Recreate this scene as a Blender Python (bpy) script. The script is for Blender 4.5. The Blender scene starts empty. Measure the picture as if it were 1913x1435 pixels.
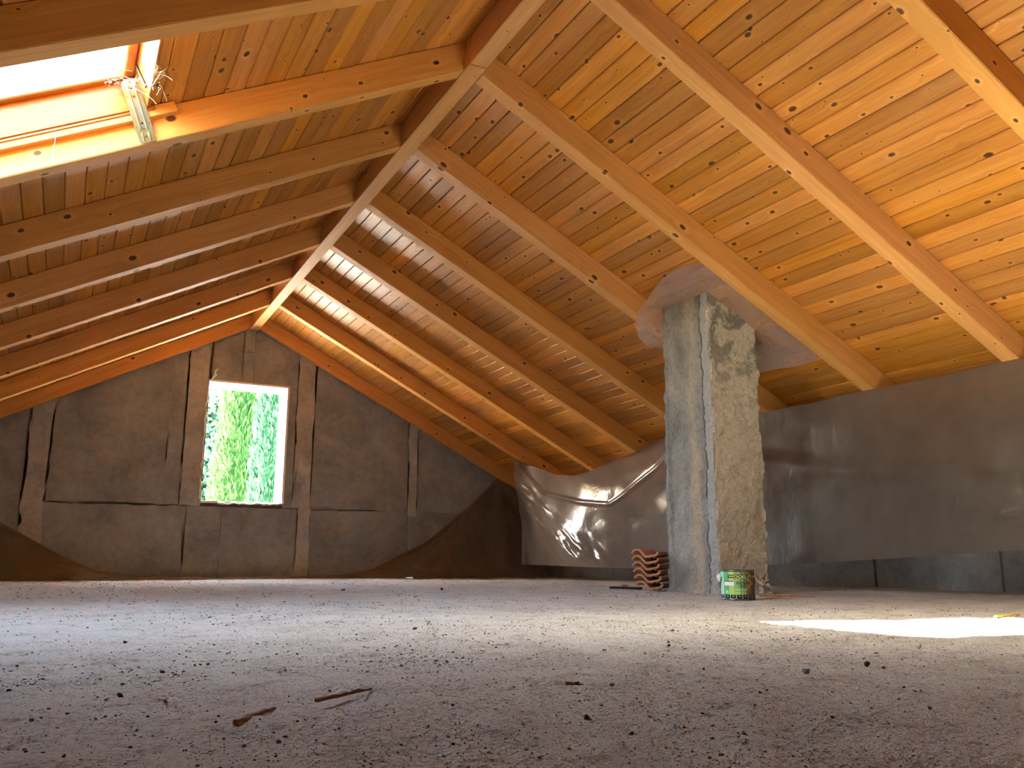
import bpy, bmesh, math, random
import numpy as np
from mathutils import Matrix, Vector, Euler

random.seed(7)
np.random.seed(7)
scene = bpy.context.scene
COL = scene.collection

# ------------------------------------------------------------------ camera
cam_d = bpy.data.cameras.new('camera')
cam = bpy.data.objects.new('camera', cam_d)
COL.objects.link(cam)
scene.camera = cam
CAM_H = 0.25
p_, y_, ro_ = 0.2027, 0.4768, 0.0025
fw = Vector((math.sin(y_) * math.cos(p_), math.cos(y_) * math.cos(p_), math.sin(p_)))
r0 = Vector((math.cos(y_), -math.sin(y_), 0))
u0 = r0.cross(fw)
rr = r0 * math.cos(ro_) + u0 * math.sin(ro_)
uu = u0 * math.cos(ro_) - r0 * math.sin(ro_)
M = Matrix.Identity(4)
for i in range(3):
    M[i][0], M[i][1], M[i][2] = rr[i], uu[i], -fw[i]
M[2][3] = CAM_H
cam.matrix_world = M
cam_d.sensor_width = 36.0
cam_d.lens = 1603.2 * 36.0 / 1913.0
cam_d.clip_start = 0.02
cam_d.clip_end = 500

# ------------------------------------------------------------------ world, sun, exposure
SUN_TO = Vector((1.80, -0.83, -1.0)).normalized()      # direction in which the sunlight travels
w = bpy.data.worlds.new('sky')
scene.world = w
w.use_nodes = True
nt = w.node_tree
nt.nodes.clear()
sky = nt.nodes.new('ShaderNodeTexSky')
sky.sky_type = 'NISHITA'
sky.sun_disc = False
sky.sun_elevation = math.asin(-SUN_TO.z)
sky.sun_rotation = math.atan2(-SUN_TO.x, -SUN_TO.y)
sky.air_density = 1.0
sky.dust_density = 2.0
bg = nt.nodes.new('ShaderNodeBackground')
bg.inputs[1].default_value = 1.6
out = nt.nodes.new('ShaderNodeOutputWorld')
haze = nt.nodes.new('ShaderNodeMix'); haze.data_type = 'RGBA'; haze.blend_type = 'ADD'
haze.inputs[0].default_value = 1.0
haze.inputs[7].default_value = (1.25, 1.45, 1.75, 1.0)          # bright even summer haze on top of the clear sky
nt.links.new(sky.outputs[0], haze.inputs[6])
nt.links.new(haze.outputs[2], bg.inputs[0])
nt.links.new(bg.outputs[0], out.inputs[0])

sun_d = bpy.data.lights.new('sun', 'SUN')
sun_d.energy = 54.0
sun_d.angle = math.radians(0.6)
sun_d.color = (1.0, 0.93, 0.82)
sun = bpy.data.objects.new('sun', sun_d)
COL.objects.link(sun)
sun.rotation_euler = SUN_TO.to_track_quat('-Z', 'Y').to_euler()
sun.location = (-20, 14, 14)

scene.view_settings.view_transform = 'Standard'
scene.view_settings.look = 'None'
scene.view_settings.gamma = 1.0
scene.view_settings.use_curve_mapping = False
scene.view_settings.exposure = 2.3
scene.cycles.adaptive_threshold = 0.05
scene.cycles.max_bounces = 8
scene.cycles.diffuse_bounces = 5
scene.cycles.transparent_max_bounces = 8

# ------------------------------------------------------------------ measures
XL, XR, ZR = 2.0507, 2.1721, 3.3833        # rafter underside lines at the ridge
MLs, MRs = 0.5243, 0.5119                  # slopes
DEP = 0.205                                # vertical rafter depth
D = 11.88                                  # gable wall plane
YB = -3.0                                  # wall behind the camera
XWL, XWR = -2.80, 7.0
RK = [3.579 + 1.182 * k for k in range(-5, 7)]   # far edges of the rafters
RW = 0.12
WX0, WX1, WZ0, WZ1 = 1.558, 2.623, 1.007, 2.605  # gable window
WT = 0.48                                  # gable wall thickness
zR = lambda x: ZR - MRs * (x - XR)
zL = lambda x: ZR + MLs * (x - XL)
zroof = lambda x: min(zR(x), zL(x)) + DEP
XRID = (MRs * XR + MLs * XL) / (MRs + MLs)

# ------------------------------------------------------------------ helpers
def link(o, parent=None):
    COL.objects.link(o)
    if parent is not None:
        o.parent = parent
    return o

def tag(o, label=None, cat=None, group=None, kind=None):
    if label: o['label'] = label
    if cat: o['category'] = cat
    if group: o['group'] = group
    if kind: o['kind'] = kind
    return o

def mobj(name, verts, faces, mat=None, parent=None, smooth=False):
    me = bpy.data.meshes.new(name)
    me.from_pydata([tuple(v) for v in verts], [], [tuple(f) for f in faces])
    me.update()
    if smooth:
        me.polygons.foreach_set('use_smooth', [True] * len(me.polygons))
    if mat is not None:
        me.materials.append(mat)
    return link(bpy.data.objects.new(name, me), parent)

def bobj(name, bm, mat=None, parent=None, smooth=False):
    me = bpy.data.meshes.new(name)
    bmesh.ops.recalc_face_normals(bm, faces=bm.faces)
    bm.to_mesh(me)
    bm.free()
    if smooth:
        me.polygons.foreach_set('use_smooth', [True] * len(me.polygons))
    if mat is not None:
        for m in (mat if isinstance(mat, (list, tuple)) else [mat]):
            me.materials.append(m)
    return link(bpy.data.objects.new(name, me), parent)

def empty(name, loc=(0, 0, 0)):
    o = bpy.data.objects.new(name, None)
    o.empty_display_size = 0.1
    o.location = loc
    return link(o)

def add_box(bm, lo, hi, bevel=0.0, mat_index=0):
    vs = [bm.verts.new((x, y, z)) for x in (lo[0], hi[0]) for y in (lo[1], hi[1]) for z in (lo[2], hi[2])]
    fs = []
    for f in ((0, 1, 3, 2), (4, 6, 7, 5), (0, 4, 5, 1), (2, 3, 7, 6), (0, 2, 6, 4), (1, 5, 7, 3)):
        fs.append(bm.faces.new([vs[i] for i in f]))
    for f in fs: f.material_index = mat_index
    if bevel:
        es = set(e for f in fs for e in f.edges)
        bmesh.ops.bevel(bm, geom=list(es), offset=bevel, segments=1, affect='EDGES')
    return vs

def box(name, lo, hi, mat, parent=None, bevel=0.0):
    bm = bmesh.new()
    add_box(bm, lo, hi, bevel)
    return bobj(name, bm, mat, parent)

def noise2(x, y, seed=0):
    """smooth value noise in numpy, range -1..1"""
    x = np.asarray(x, float); y = np.asarray(y, float)
    xi = np.floor(x).astype(np.int64); yi = np.floor(y).astype(np.int64)
    xf = x - xi; yf = y - yi
    def hsh(a, b):
        n = (a * 374761393 + b * 668265263 + seed * 1442695041) & 0xffffffff
        n = ((n ^ (n >> 13)) * 1274126177) & 0xffffffff
        n = n ^ (n >> 16)
        return (n & 0xffff) / 32767.5 - 1.0
    u = xf * xf * (3 - 2 * xf); v = yf * yf * (3 - 2 * yf)
    a = hsh(xi, yi); b = hsh(xi + 1, yi); c = hsh(xi, yi + 1); d = hsh(xi + 1, yi + 1)
    return (a * (1 - u) + b * u) * (1 - v) + (c * (1 - u) + d * u) * v

def fbm(x, y, octs=4, seed=0):
    t = 0; amp = 1.0; s = 1.0
    for o in range(octs):
        t = t + amp * noise2(x * s, y * s, seed + o * 17)
        amp *= 0.5; s *= 2.03
    return t

def grid_obj(name, P, mat, parent=None, smooth=True):
    """P: (n, m, 3) array of points"""
    n, m = P.shape[:2]
    idx = np.arange(n * m).reshape(n, m)
    f = np.stack([idx[:-1, :-1], idx[1:, :-1], idx[1:, 1:], idx[:-1, 1:]], -1).reshape(-1, 4)
    return mobj(name, P.reshape(-1, 3).tolist(), f.tolist(), mat, parent, smooth)

def tube(bm, pts, rad, sides=6, mat_index=0):
    pts = [Vector(p) for p in pts]
    rings = []
    for i, p in enumerate(pts):
        t = (pts[min(i + 1, len(pts) - 1)] - pts[max(i - 1, 0)]).normalized()
        a = t.orthogonal().normalized(); b = t.cross(a)
        rd = rad[i] if isinstance(rad, (list, tuple)) else rad
        rings.append([bm.verts.new(p + (a * math.cos(k * 2 * math.pi / sides) + b * math.sin(k * 2 * math.pi / sides)) * rd) for k in range(sides)])
    for r1, r2 in zip(rings[:-1], rings[1:]):
        for k in range(sides):
            f = bm.faces.new((r1[k], r1[(k + 1) % sides], r2[(k + 1) % sides], r2[k])); f.material_index = mat_index
    bm.faces.new(rings[0]).material_index = mat_index
    bm.faces.new(rings[-1][::-1]).material_index = mat_index

# ------------------------------------------------------------------ materials
class NT:
    def __init__(self, name):
        self.m = bpy.data.materials.new(name)
        self.m.use_nodes = True
        self.t = self.m.node_tree
        self.t.nodes.clear()
        self.out = self.t.nodes.new('ShaderNodeOutputMaterial')
    def n(self, typ, **kw):
        o = self.t.nodes.new('ShaderNode' + typ)
        for k, v in kw.items():
            setattr(o, k, v)
        return o
    def l(self, a, b):
        self.t.links.new(a, b)
    def math(self, op, a, b=None, c=None, clamp=False):
        o = self.n('Math', operation=op); o.use_clamp = clamp
        for i, v in enumerate((a, b, c)):
            if v is None: continue
            if hasattr(v, 'links'): self.l(v, o.inputs[i])
            else: o.inputs[i].default_value = v
        return o.outputs[0]
    def mix(self, fac, a, b, mode='MIX'):
        o = self.n('Mix', data_type='RGBA', blend_type=mode)
        for s, v in ((o.inputs[0], fac), (o.inputs[6], a), (o.inputs[7], b)):
            if hasattr(v, 'links'): self.l(v, s)
            else: s.default_value = v if isinstance(v, float) else (*v, 1.0)
        return o.outputs[2]
    def ramp(self, fac, stops, interp='LINEAR'):
        o = self.n('ValToRGB'); o.color_ramp.interpolation = interp
        els = o.color_ramp.elements
        while len(els) < len(stops): els.new(0.5)
        for e, (pos, c) in zip(els, stops):
            e.position = pos
            e.color = (*c, 1.0) if not isinstance(c, (int, float)) else (c, c, c, 1.0)
        self.l(fac, o.inputs[0])
        return o.outputs[0]
    def noise(self, vec, scale, detail=4.0, rough=0.55, dist=0.0):
        o = self.n('TexNoise')
        o.inputs['Scale'].default_value = scale; o.inputs['Detail'].default_value = detail
        o.inputs['Roughness'].default_value = rough; o.inputs['Distortion'].default_value = dist
        if vec is not None: self.l(vec, o.inputs['Vector'])
        return o.outputs['Fac']
    def mapping(self, vec, scale=(1, 1, 1), loc=(0, 0, 0)):
        o = self.n('Mapping')
        o.inputs['Scale'].default_value = scale; o.inputs['Location'].default_value = loc
        self.l(vec, o.inputs['Vector'])
        return o.outputs[0]
    def bsdf(self, color, rough=0.7, bump=None, bstr=0.3, bdist=0.01, spec=0.4, metallic=0.0):
        o = self.n('BsdfPrincipled')
        if hasattr(color, 'links'): self.l(color, o.inputs['Base Color'])
        else: o.inputs['Base Color'].default_value = (*color, 1)
        if hasattr(rough, 'links'): self.l(rough, o.inputs['Roughness'])
        else: o.inputs['Roughness'].default_value = rough
        o.inputs['Specular IOR Level'].default_value = spec
        o.inputs['Metallic'].default_value = metallic
        if bump is not None:
            b = self.n('Bump'); b.inputs['Strength'].default_value = bstr; b.inputs['Distance'].default_value = bdist
            self.l(bump, b.inputs['Height']); self.l(b.outputs[0], o.inputs['Normal'])
        return o
    def done(self, shader):
        self.l(shader.outputs[0] if hasattr(shader, 'outputs') else shader, self.out.inputs['Surface'])
        return self.m

def plain(name, color, rough=0.6, metallic=0.0, spec=0.4):
    t = NT(name)
    return t.done(t.bsdf(color, rough, metallic=metallic, spec=spec))

def wood(name, c_dark, c_mid, c_light, along='y', knot_scale=6.0, knot_max=0.11, var=0.28, rough=0.45, stain=0.0):
    t = NT(name)
    tc = t.n('TexCoord'); oi = t.n('ObjectInfo')
    sep = t.n('SeparateXYZ'); t.l(tc.outputs['Object'], sep.inputs[0])
    X, Y, Z = sep.outputs
    if along == 'y': acr, alo = t.math('ADD', X, Z), Y
    else: acr, alo = t.math('ADD', Y, Z), X
    rnd = oi.outputs['Random']
    comb = t.n('CombineXYZ')
    t.l(t.math('MULTIPLY_ADD', rnd, 37.7, acr), comb.inputs[0])
    t.l(t.math('MULTIPLY_ADD', rnd, 91.3, alo), comb.inputs[1])
    v = comb.outputs[0]
    # knots
    vo = t.n('TexVoronoi', voronoi_dimensions='2D'); vo.inputs['Scale'].default_value = knot_scale
    t.l(t.mapping(v, (1.0, 0.62, 1)), vo.inputs['Vector'])
    cs = t.n('SeparateColor'); t.l(vo.outputs['Color'], cs.inputs[0])
    rad = t.math('MULTIPLY_ADD', t.math('POWER', cs.outputs[0], 3.0), knot_max, 0.020)
    d = vo.outputs['Distance']
    wob = t.math('MULTIPLY_ADD', t.noise(v, 60, 2), 0.03, -0.015)
    dd = t.math('ADD', d, wob)
    q = t.math('DIVIDE', dd, rad)
    knot = t.math('SUBTRACT', 1.0, t.math('SMOOTH_MIN', q, 1.25, 0.3), clamp=False)
    knot = t.math('MULTIPLY', t.math('MAXIMUM', t.math('SUBTRACT', 1.1, q), 0.0), 2.6, clamp=True)
    halo = t.math('MULTIPLY', t.math('MAXIMUM', t.math('SUBTRACT', 2.6, q), 0.0), 0.5, clamp=True)
    # grain, warped around the knots
    warp = t.math('MULTIPLY', t.math('MAXIMUM', t.math('SUBTRACT', 0.30, d), 0.0), 0.10)
    c2 = t.n('CombineXYZ'); s2 = t.n('SeparateXYZ'); t.l(v, s2.inputs[0])
    t.l(t.math('ADD', s2.outputs[0], warp), c2.inputs[0]); t.l(s2.outputs[1], c2.inputs[1])
    vg = c2.outputs[0]
    g1 = t.noise(t.mapping(vg, (55, 1.6, 1)), 1.0, 3, 0.6, 0.3)
    g2 = t.noise(t.mapping(vg, (13, 0.55, 1)), 1.0, 2, 0.5, 0.6)
    g3 = t.noise(t.mapping(vg, (160, 5, 1)), 1.0, 2, 0.5)
    gsum = t.math('ADD', t.math('MULTIPLY', g1, 0.55), t.math('MULTIPLY', g2, 0.45))
    col = t.ramp(gsum, [(0.30, c_dark), (0.5, c_mid), (0.68, c_light)])
    col = t.mix(t.math('MULTIPLY', halo, 0.45), col, tuple(min(1, c * 1.25) for c in c_light))
    col = t.mix(t.math('MULTIPLY', knot, 0.92), col, (0.045, 0.014, 0.005))
    hsv = t.n('HueSaturation')
    t.l(col, hsv.inputs['Color'])
    t.l(t.math('MULTIPLY_ADD', rnd, var, 1.0 - var * 0.55), hsv.inputs['Value'])
    wn = t.n('TexWhiteNoise', noise_dimensions='1D'); t.l(rnd, wn.inputs['W'])
    t.l(t.math('MULTIPLY_ADD', wn.outputs['Value'], 0.003, 0.4985), hsv.inputs['Hue'])
    t.l(t.math('MULTIPLY_ADD', wn.outputs['Value'], 0.06, 0.99), hsv.inputs['Saturation'])
    c = hsv.outputs[0]
    if stain:
        big = t.noise(t.mapping(v, (3, 1.1, 1)), 1.0, 4)
        c = t.mix(t.math('MULTIPLY', t.ramp(big, [(0.52, 0.0), (0.70, 1.0)]), stain), c, (0.30, 0.17, 0.09))
    bsum = t.math('ADD', g3, t.math('MULTIPLY', knot, 0.6))
    return t.done(t.bsdf(c, rough, bsum, 0.12, 0.004, spec=0.35))

M_BOARD = wood('pine_board', (0.42, 0.155, 0.028), (0.56, 0.232, 0.046), (0.66, 0.305, 0.072), 'y', 7.5, 0.125, 0.42, 0.42, stain=0.18)
M_RAFTER = wood('pine_rafter', (0.56, 0.25, 0.066), (0.66, 0.315, 0.088), (0.74, 0.385, 0.12), 'x', 5.0, 0.085, 0.10, 0.62)
M_RIDGE = wood('pine_ridge', (0.50, 0.23, 0.072), (0.60, 0.295, 0.094), (0.68, 0.36, 0.13), 'y', 5.0, 0.07, 0.08, 0.5)
M_LINING = wood('varnished_lining', (0.28, 0.085, 0.014), (0.34, 0.115, 0.02), (0.40, 0.15, 0.028), 'x', 3.0, 0.04, 0.08, 0.3)
M_SPLINT = wood('splinter_wood', (0.16, 0.06, 0.025), (0.24, 0.10, 0.04), (0.34, 0.16, 0.07), 'x', 8.0, 0.03, 0.2, 0.7)

def concrete(name, c1, c2, c3, scale=3.0, rough=0.92, bstr=0.6, bd=0.02, fine=70.0, dark_spots=0.35):
    t = NT(name)
    tc = t.n('TexCoord'); v = tc.outputs['Object']
    oi = t.n('ObjectInfo')
    va = t.n('VectorMath', operation='ADD'); t.l(v, va.inputs[0])
    cr = t.n('CombineXYZ')
    t.l(t.math('MULTIPLY', oi.outputs['Random'], 23.0), cr.inputs[0]); t.l(t.math('MULTIPLY', oi.outputs['Random'], 51.0), cr.inputs[2])
    t.l(cr.outputs[0], va.inputs[1]); v = va.outputs[0]
    a = t.noise(v, scale, 4, 0.6, 0.4)
    b = t.noise(v, scale * 7, 5, 0.65)
    f = t.noise(v, fine, 4, 0.7)
    s = t.math('ADD', t.math('MULTIPLY', a, 0.62), t.math('MULTIPLY', b, 0.38))
    col = t.ramp(s, [(0.36, c1), (0.50, c2), (0.64, c3)])
    spots = t.ramp(t.noise(v, scale * 22, 3, 0.6), [(0.28, 1.0), (0.40, 0.0)])
    col = t.mix(t.math('MULTIPLY', spots, dark_spots), col, tuple(c * 0.35 for c in c1))
    h = t.math('ADD', t.math('MULTIPLY', b, 0.6), t.math('MULTIPLY', f, 0.5))
    return t.done(t.bsdf(col, rough, h, bstr, bd, spec=0.15))

M_WALL = concrete('grey_render', (0.20, 0.210, 0.22), (0.272, 0.286, 0.298), (0.34, 0.355, 0.37), 2.0)
M_POST = concrete('pale_mortar', (0.30, 0.30, 0.30), (0.41, 0.41, 0.41), (0.51, 0.505, 0.50), 2.5, bstr=0.9)
M_JOINT = concrete('dark_joint', (0.09, 0.082, 0.074), (0.12, 0.11, 0.10), (0.15, 0.14, 0.13), 4.0)
M_REVEAL = concrete('white_reveal', (0.62, 0.61, 0.59), (0.70, 0.69, 0.67), (0.76, 0.75, 0.73), 2.0, bstr=0.3, dark_spots=0.05)
M_EXT = plain('outside_render', (0.6, 0.58, 0.54), 0.9)
M_ROOF = plain('roof_deck', (0.16, 0.08, 0.035), 0.9)

def floor_mat():
    t = NT('dusty_screed')
    tc = t.n('TexCoord'); v = tc.outputs['Object']
    a = t.noise(v, 0.9, 3, 0.6, 0.5)
    b = t.noise(v, 7.0, 4, 0.65)
    f = t.noise(v, 45.0, 4, 0.7)
    g = t.noise(v, 190.0, 3, 0.7)
    s = t.math('ADD', t.math('MULTIPLY', a, 0.45), t.math('ADD', t.math('MULTIPLY', b, 0.3), t.math('MULTIPLY', f, 0.25)))
    col = t.ramp(s, [(0.34, (0.50, 0.48, 0.435)), (0.47, (0.65, 0.635, 0.59)), (0.62, (0.73, 0.72, 0.68))])
    dirt = t.ramp(t.math('ADD', t.math('MULTIPLY', b, 0.5), t.math('MULTIPLY', f, 0.5)), [(0.36, 1.0), (0.46, 0.0)])
    col = t.mix(t.math('MULTIPLY', dirt, 0.55), col, (0.155, 0.105, 0.075))
    speck = t.ramp(g, [(0.29, 1.0), (0.37, 0.0)])
    col = t.mix(t.math('MULTIPLY', speck, 0.6), col, (0.12, 0.085, 0.06))
    cl = t.noise(v, 3.1, 4, 0.6)                                   # crusty, dirtier areas
    clm = t.ramp(cl, [(0.42, 0.0), (0.60, 1.0)])
    f2 = t.noise(v, 95.0, 3, 0.75, 0.6)
    crust = t.math('MULTIPLY', t.ramp(f2, [(0.40, 1.0), (0.50, 0.0)]), t.math('MULTIPLY_ADD', clm, 0.5, 0.20))
    col = t.mix(crust, col, (0.26, 0.21, 0.165))
    h = t.math('ADD', t.math('MULTIPLY', f, 0.8), t.math('ADD', t.math('MULTIPLY', g, 0.35), t.math('MULTIPLY', f2, 0.5)))
    return t.done(t.bsdf(col, 0.95, h, 1.0, 0.02, spec=0.1))
M_FLOOR = floor_mat()

def grit_mat(name, lo, hi):
    t = NT(name)
    g = t.n('NewGeometry')
    col = t.ramp(g.outputs['Random Per Island'], [(0.0, lo), (0.55, tuple((a + b) / 2 for a, b in zip(lo, hi))), (1.0, hi)])
    return t.done(t.bsdf(col, 0.95, spec=0.1))
M_GRIT = grit_mat('grit', (0.07, 0.05, 0.038), (0.50, 0.44, 0.38))

def column_mat():
    t = NT('chimney_render')
    tc = t.n('TexCoord'); v = tc.outputs['Object']
    geo = t.n('NewGeometry')
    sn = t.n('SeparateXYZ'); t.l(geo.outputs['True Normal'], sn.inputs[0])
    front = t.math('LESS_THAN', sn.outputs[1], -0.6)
    a = t.noise(t.mapping(v, (1, 1, 0.55)), 3.2, 6, 0.62, 0.6)
    st = t.noise(t.mapping(v, (1, 1, 0.22)), 5.5, 5, 0.6, 0.5)
    f = t.noise(v, 60, 5, 0.7)
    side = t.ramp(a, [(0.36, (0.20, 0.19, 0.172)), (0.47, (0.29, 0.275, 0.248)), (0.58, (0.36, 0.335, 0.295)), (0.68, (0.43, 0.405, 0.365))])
    sv = t.n('SeparateXYZ'); t.l(v, sv.inputs[0])
    wz = t.n('CombineXYZ'); t.l(sv.outputs[2], wz.inputs[2])
    wob = t.math('MULTIPLY_ADD', t.noise(t.mapping(wz.outputs[0], (1, 1, 3.4)), 1.0, 5, 0.65), 0.20, -0.10)
    ly = t.math('ADD', sv.outputs[1], wob)                       # distance from the front corner along the side face
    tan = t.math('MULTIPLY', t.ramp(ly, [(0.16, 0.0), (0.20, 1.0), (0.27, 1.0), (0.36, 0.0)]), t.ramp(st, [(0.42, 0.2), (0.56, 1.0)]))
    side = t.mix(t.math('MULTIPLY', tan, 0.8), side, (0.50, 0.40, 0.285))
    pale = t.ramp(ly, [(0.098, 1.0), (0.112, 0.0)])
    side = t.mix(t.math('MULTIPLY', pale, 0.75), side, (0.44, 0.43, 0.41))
    frontc = t.ramp(a, [(0.30, (0.42, 0.375, 0.285)), (0.46, (0.56, 0.495, 0.375)), (0.62, (0.62, 0.56, 0.43))])  # front render toned tan, with the warm bounce light painted in
    # grey weathering blotches, near the top
    up = t.math('SMOOTHSTEP' if False else 'MULTIPLY', t.math('SUBTRACT', sv.outputs[2], 1.15), 1.2, clamp=True)
    blot = t.ramp(t.noise(v, 4.6, 5, 0.6, 0.8), [(0.47, 0.0), (0.54, 1.0)])
    frontc = t.mix(t.math('MULTIPLY', t.math('MULTIPLY', blot, up), 0.85), frontc, (0.20, 0.195, 0.155))
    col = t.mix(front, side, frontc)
    gr = t.noise(v, 34, 4, 0.7)
    col = t.mix(1.0, col, t.ramp(gr, [(0.34, 0.80), (0.5, 1.0), (0.66, 1.10)]), 'MULTIPLY')
    pits = t.ramp(t.noise(v, 75, 3, 0.6), [(0.30, 1.0), (0.40, 0.0)])
    col = t.mix(t.math('MULTIPLY', pits, 0.7), col, (0.09, 0.08, 0.065))
    # one long wandering crack beside the corner strip
    msk = t.ramp(t.noise(t.mapping(wz.outputs[0], (1, 1, 2.3)), 1.0, 2), [(0.42, 0.0), (0.48, 1.0)])
    crack = t.math('MULTIPLY', t.ramp(t.math('ABSOLUTE', t.math('SUBTRACT', ly, 0.108)), [(0.003, 1.0), (0.010, 0.0)]), t.math('MULTIPLY', msk, t.math('SUBTRACT', 1.0, front)))
    col = t.mix(t.math('MULTIPLY', crack, 0.75), col, (0.06, 0.055, 0.05))
    h = t.math('SUBTRACT', t.math('ADD', t.math('MULTIPLY', a, 0.6), t.math('MULTIPLY', f, 0.55)), t.math('MULTIPLY', crack, 0.8))
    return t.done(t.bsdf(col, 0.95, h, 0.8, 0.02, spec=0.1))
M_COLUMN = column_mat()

def plastic(name, tint, transp=0.35, gloss=0.25, rough=0.22, trl=0.5, bump=0.15, bscale=9.0):
    t = NT(name)
    tc = t.n('TexCoord'); v = tc.outputs['Object']
    dust = t.noise(v, 2.2, 5, 0.65)
    tr = t.n('BsdfTransparent'); tr.inputs[0].default_value = (*[min(1, 0.35 + c * 0.65) for c in tint], 1)
    df = t.n('BsdfDiffuse'); tl = t.n('BsdfTranslucent'); gl = t.n('BsdfGlossy')
    col = t.ramp(dust, [(0.35, tuple(c * 0.8 for c in tint)), (0.6, tint)])
    t.l(col, df.inputs[0]); t.l(col, tl.inputs[0])
    gl.inputs[0].default_value = (1, 1, 1, 1); gl.inputs['Roughness'].default_value = rough
    b = t.n('Bump'); b.inputs['Strength'].default_value = bump; b.inputs['Distance'].default_value = 0.02
    t.l(t.noise(v, bscale, 4, 0.6, 0.5), b.inputs['Height'])
    for s in (df, tl, gl): t.l(b.outputs[0], s.inputs['Normal'])
    m1 = t.n('MixShader'); m1.inputs[0].default_value = trl
    t.l(df.outputs[0], m1.inputs[1]); t.l(tl.outputs[0], m1.inputs[2])
    m2 = t.n('MixShader'); m2.inputs[0].default_value = transp
    t.l(m1.outputs[0], m2.inputs[1]); t.l(tr.outputs[0], m2.inputs[2])
    fr = t.n('LayerWeight'); fr.inputs[0].default_value = 0.25
    t.l(b.outputs[0], fr.inputs['Normal'])
    m3 = t.n('MixShader'); t.l(t.math('MULTIPLY_ADD', fr.outputs['Fresnel'], gloss, 0.007), m3.inputs[0])
    t.l(m2.outputs[0], m3.inputs[1]); t.l(gl.outputs[0], m3.inputs[2])
    return t.done(m3)
M_SHEET = plastic('clear_film', (0.46, 0.39, 0.335), 0.40, 0.05, 0.18, 0.6)
M_SHEET_DUSTY = plastic('dusty_film', (0.34, 0.28, 0.225), 0.42, 0.06, 0.35, 0.6)
M_SHEET_BROWN = plastic('brown_film', (0.36, 0.28, 0.20), 0.34, 0.08, 0.45, 0.5)
M_COLLAR = plastic('collar_film', (0.86, 0.74, 0.62), 0.62, 0.22, 0.12, 0.4)

# ------------------------------------------------------------------ the floor
def axis(lo, f0, f1, hi, fine, coarse):
    a = list(np.arange(lo, f0, coarse)) + list(np.arange(f0, f1, fine)) + list(np.arange(f1, hi, coarse)) + [hi]
    return np.array(a)
def floor_h(x, y):
    x = np.asarray(x, float); y = np.asarray(y, float)
    hgt = 0.006 * fbm(x * 1.3, y * 1.3, 3, 3) + 0.0035 * fbm(x * 9, y * 9, 3, 11) + 0.0026 * fbm(x * 34, y * 34, 2, 29)
    # smeared mortar ridges and drag marks near the camera
    for (ax, ay, bx, by, hh, ww) in ((0.93, 1.62, 0.86, 1.10, 0.010, 0.010), (0.86, 1.60, 0.72, 1.05, 0.007, 0.009),
                                     (0.20, 1.75, 0.24, 1.42, -0.010, 0.012), (0.33, 1.82, 0.40, 1.40, -0.009, 0.012), (0.44, 1.85, 0.62, 1.30, -0.010, 0.013),
                                     (0.50, 1.80, 0.68, 1.28, 0.008, 0.012), (0.27, 1.78, 0.31, 1.38, 0.007, 0.010)):
        dx, dy = bx - ax, by - ay; L2 = dx * dx + dy * dy
        tt = ((x - ax) * dx + (y - ay) * dy) / L2
        tc = np.clip(tt, 0, 1)
        wob = 0.012 * noise2(tt * 5, tt * 0 + ax * 9, 5)
        dist = np.hypot(x - ax - tc * dx + wob, y - ay - tc * dy)
        hgt = hgt + hh * np.exp(-(dist / ww) ** 2) * (0.65 + 0.5 * noise2(tt * 14, tt * 0 + 3.3, 8))
    return hgt
xs = axis(XWL, -0.35, 2.6, XWR, 0.0125, 0.09)
ys = axis(YB, 0.6, 3.2, D, 0.0125, 0.09)
gx, gy = np.meshgrid(xs, ys, indexing='ij')
floor = grid_obj('floor', np.stack([gx, gy, floor_h(gx, gy)], -1), M_FLOOR)
tag(floor, 'dusty grey cement screed floor', 'floor', kind='structure')

# ------------------------------------------------------------------ the walls
def clip_poly(poly, f):
    """keep the part where f(p) >= 0"""
    outp = []
    for i in range(len(poly)):
        a, b = poly[i], poly[(i + 1) % len(poly)]
        fa, fb = f(a), f(b)
        if fa >= 0: outp.append(a)
        if (fa >= 0) != (fb >= 0):
            s = fa / (fa - fb)
            outp.append((a[0] + s * (b[0] - a[0]), a[1] + s * (b[1] - a[1])))
    return outp

def prism_xz(name, poly, y0, y1, mat, parent=None):
    n = len(poly)
    vs = [(x, y0, z) for x, z in poly] + [(x, y1, z) for x, z in poly]
    fs = [tuple(range(n)), tuple(range(2 * n - 1, n - 1, -1))] + [(i, i + n, (i + 1) % n + n, (i + 1) % n) for i in range(n)]
    bm = bmesh.new()
    bv = [bm.verts.new(v) for v in vs]
    for f in fs:
        bm.faces.new([bv[i] for i in f])
    bmesh.ops.triangulate(bm, faces=[f for f in bm.faces if len(f.verts) > 4])
    return bobj(name, bm, mat, parent)

roof_clip = (lambda p: zR(p[0]) + DEP - p[1], lambda p: zL(p[0]) + DEP - p[1])
wall_back = bpy.data.objects.new('wall_back', None)
link(wall_back); wall_back.location = (2.1, D, 0)
tag(wall_back, 'grey rendered gable wall with pale mortar strips and an unglazed window opening', 'wall', kind='structure')
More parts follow.
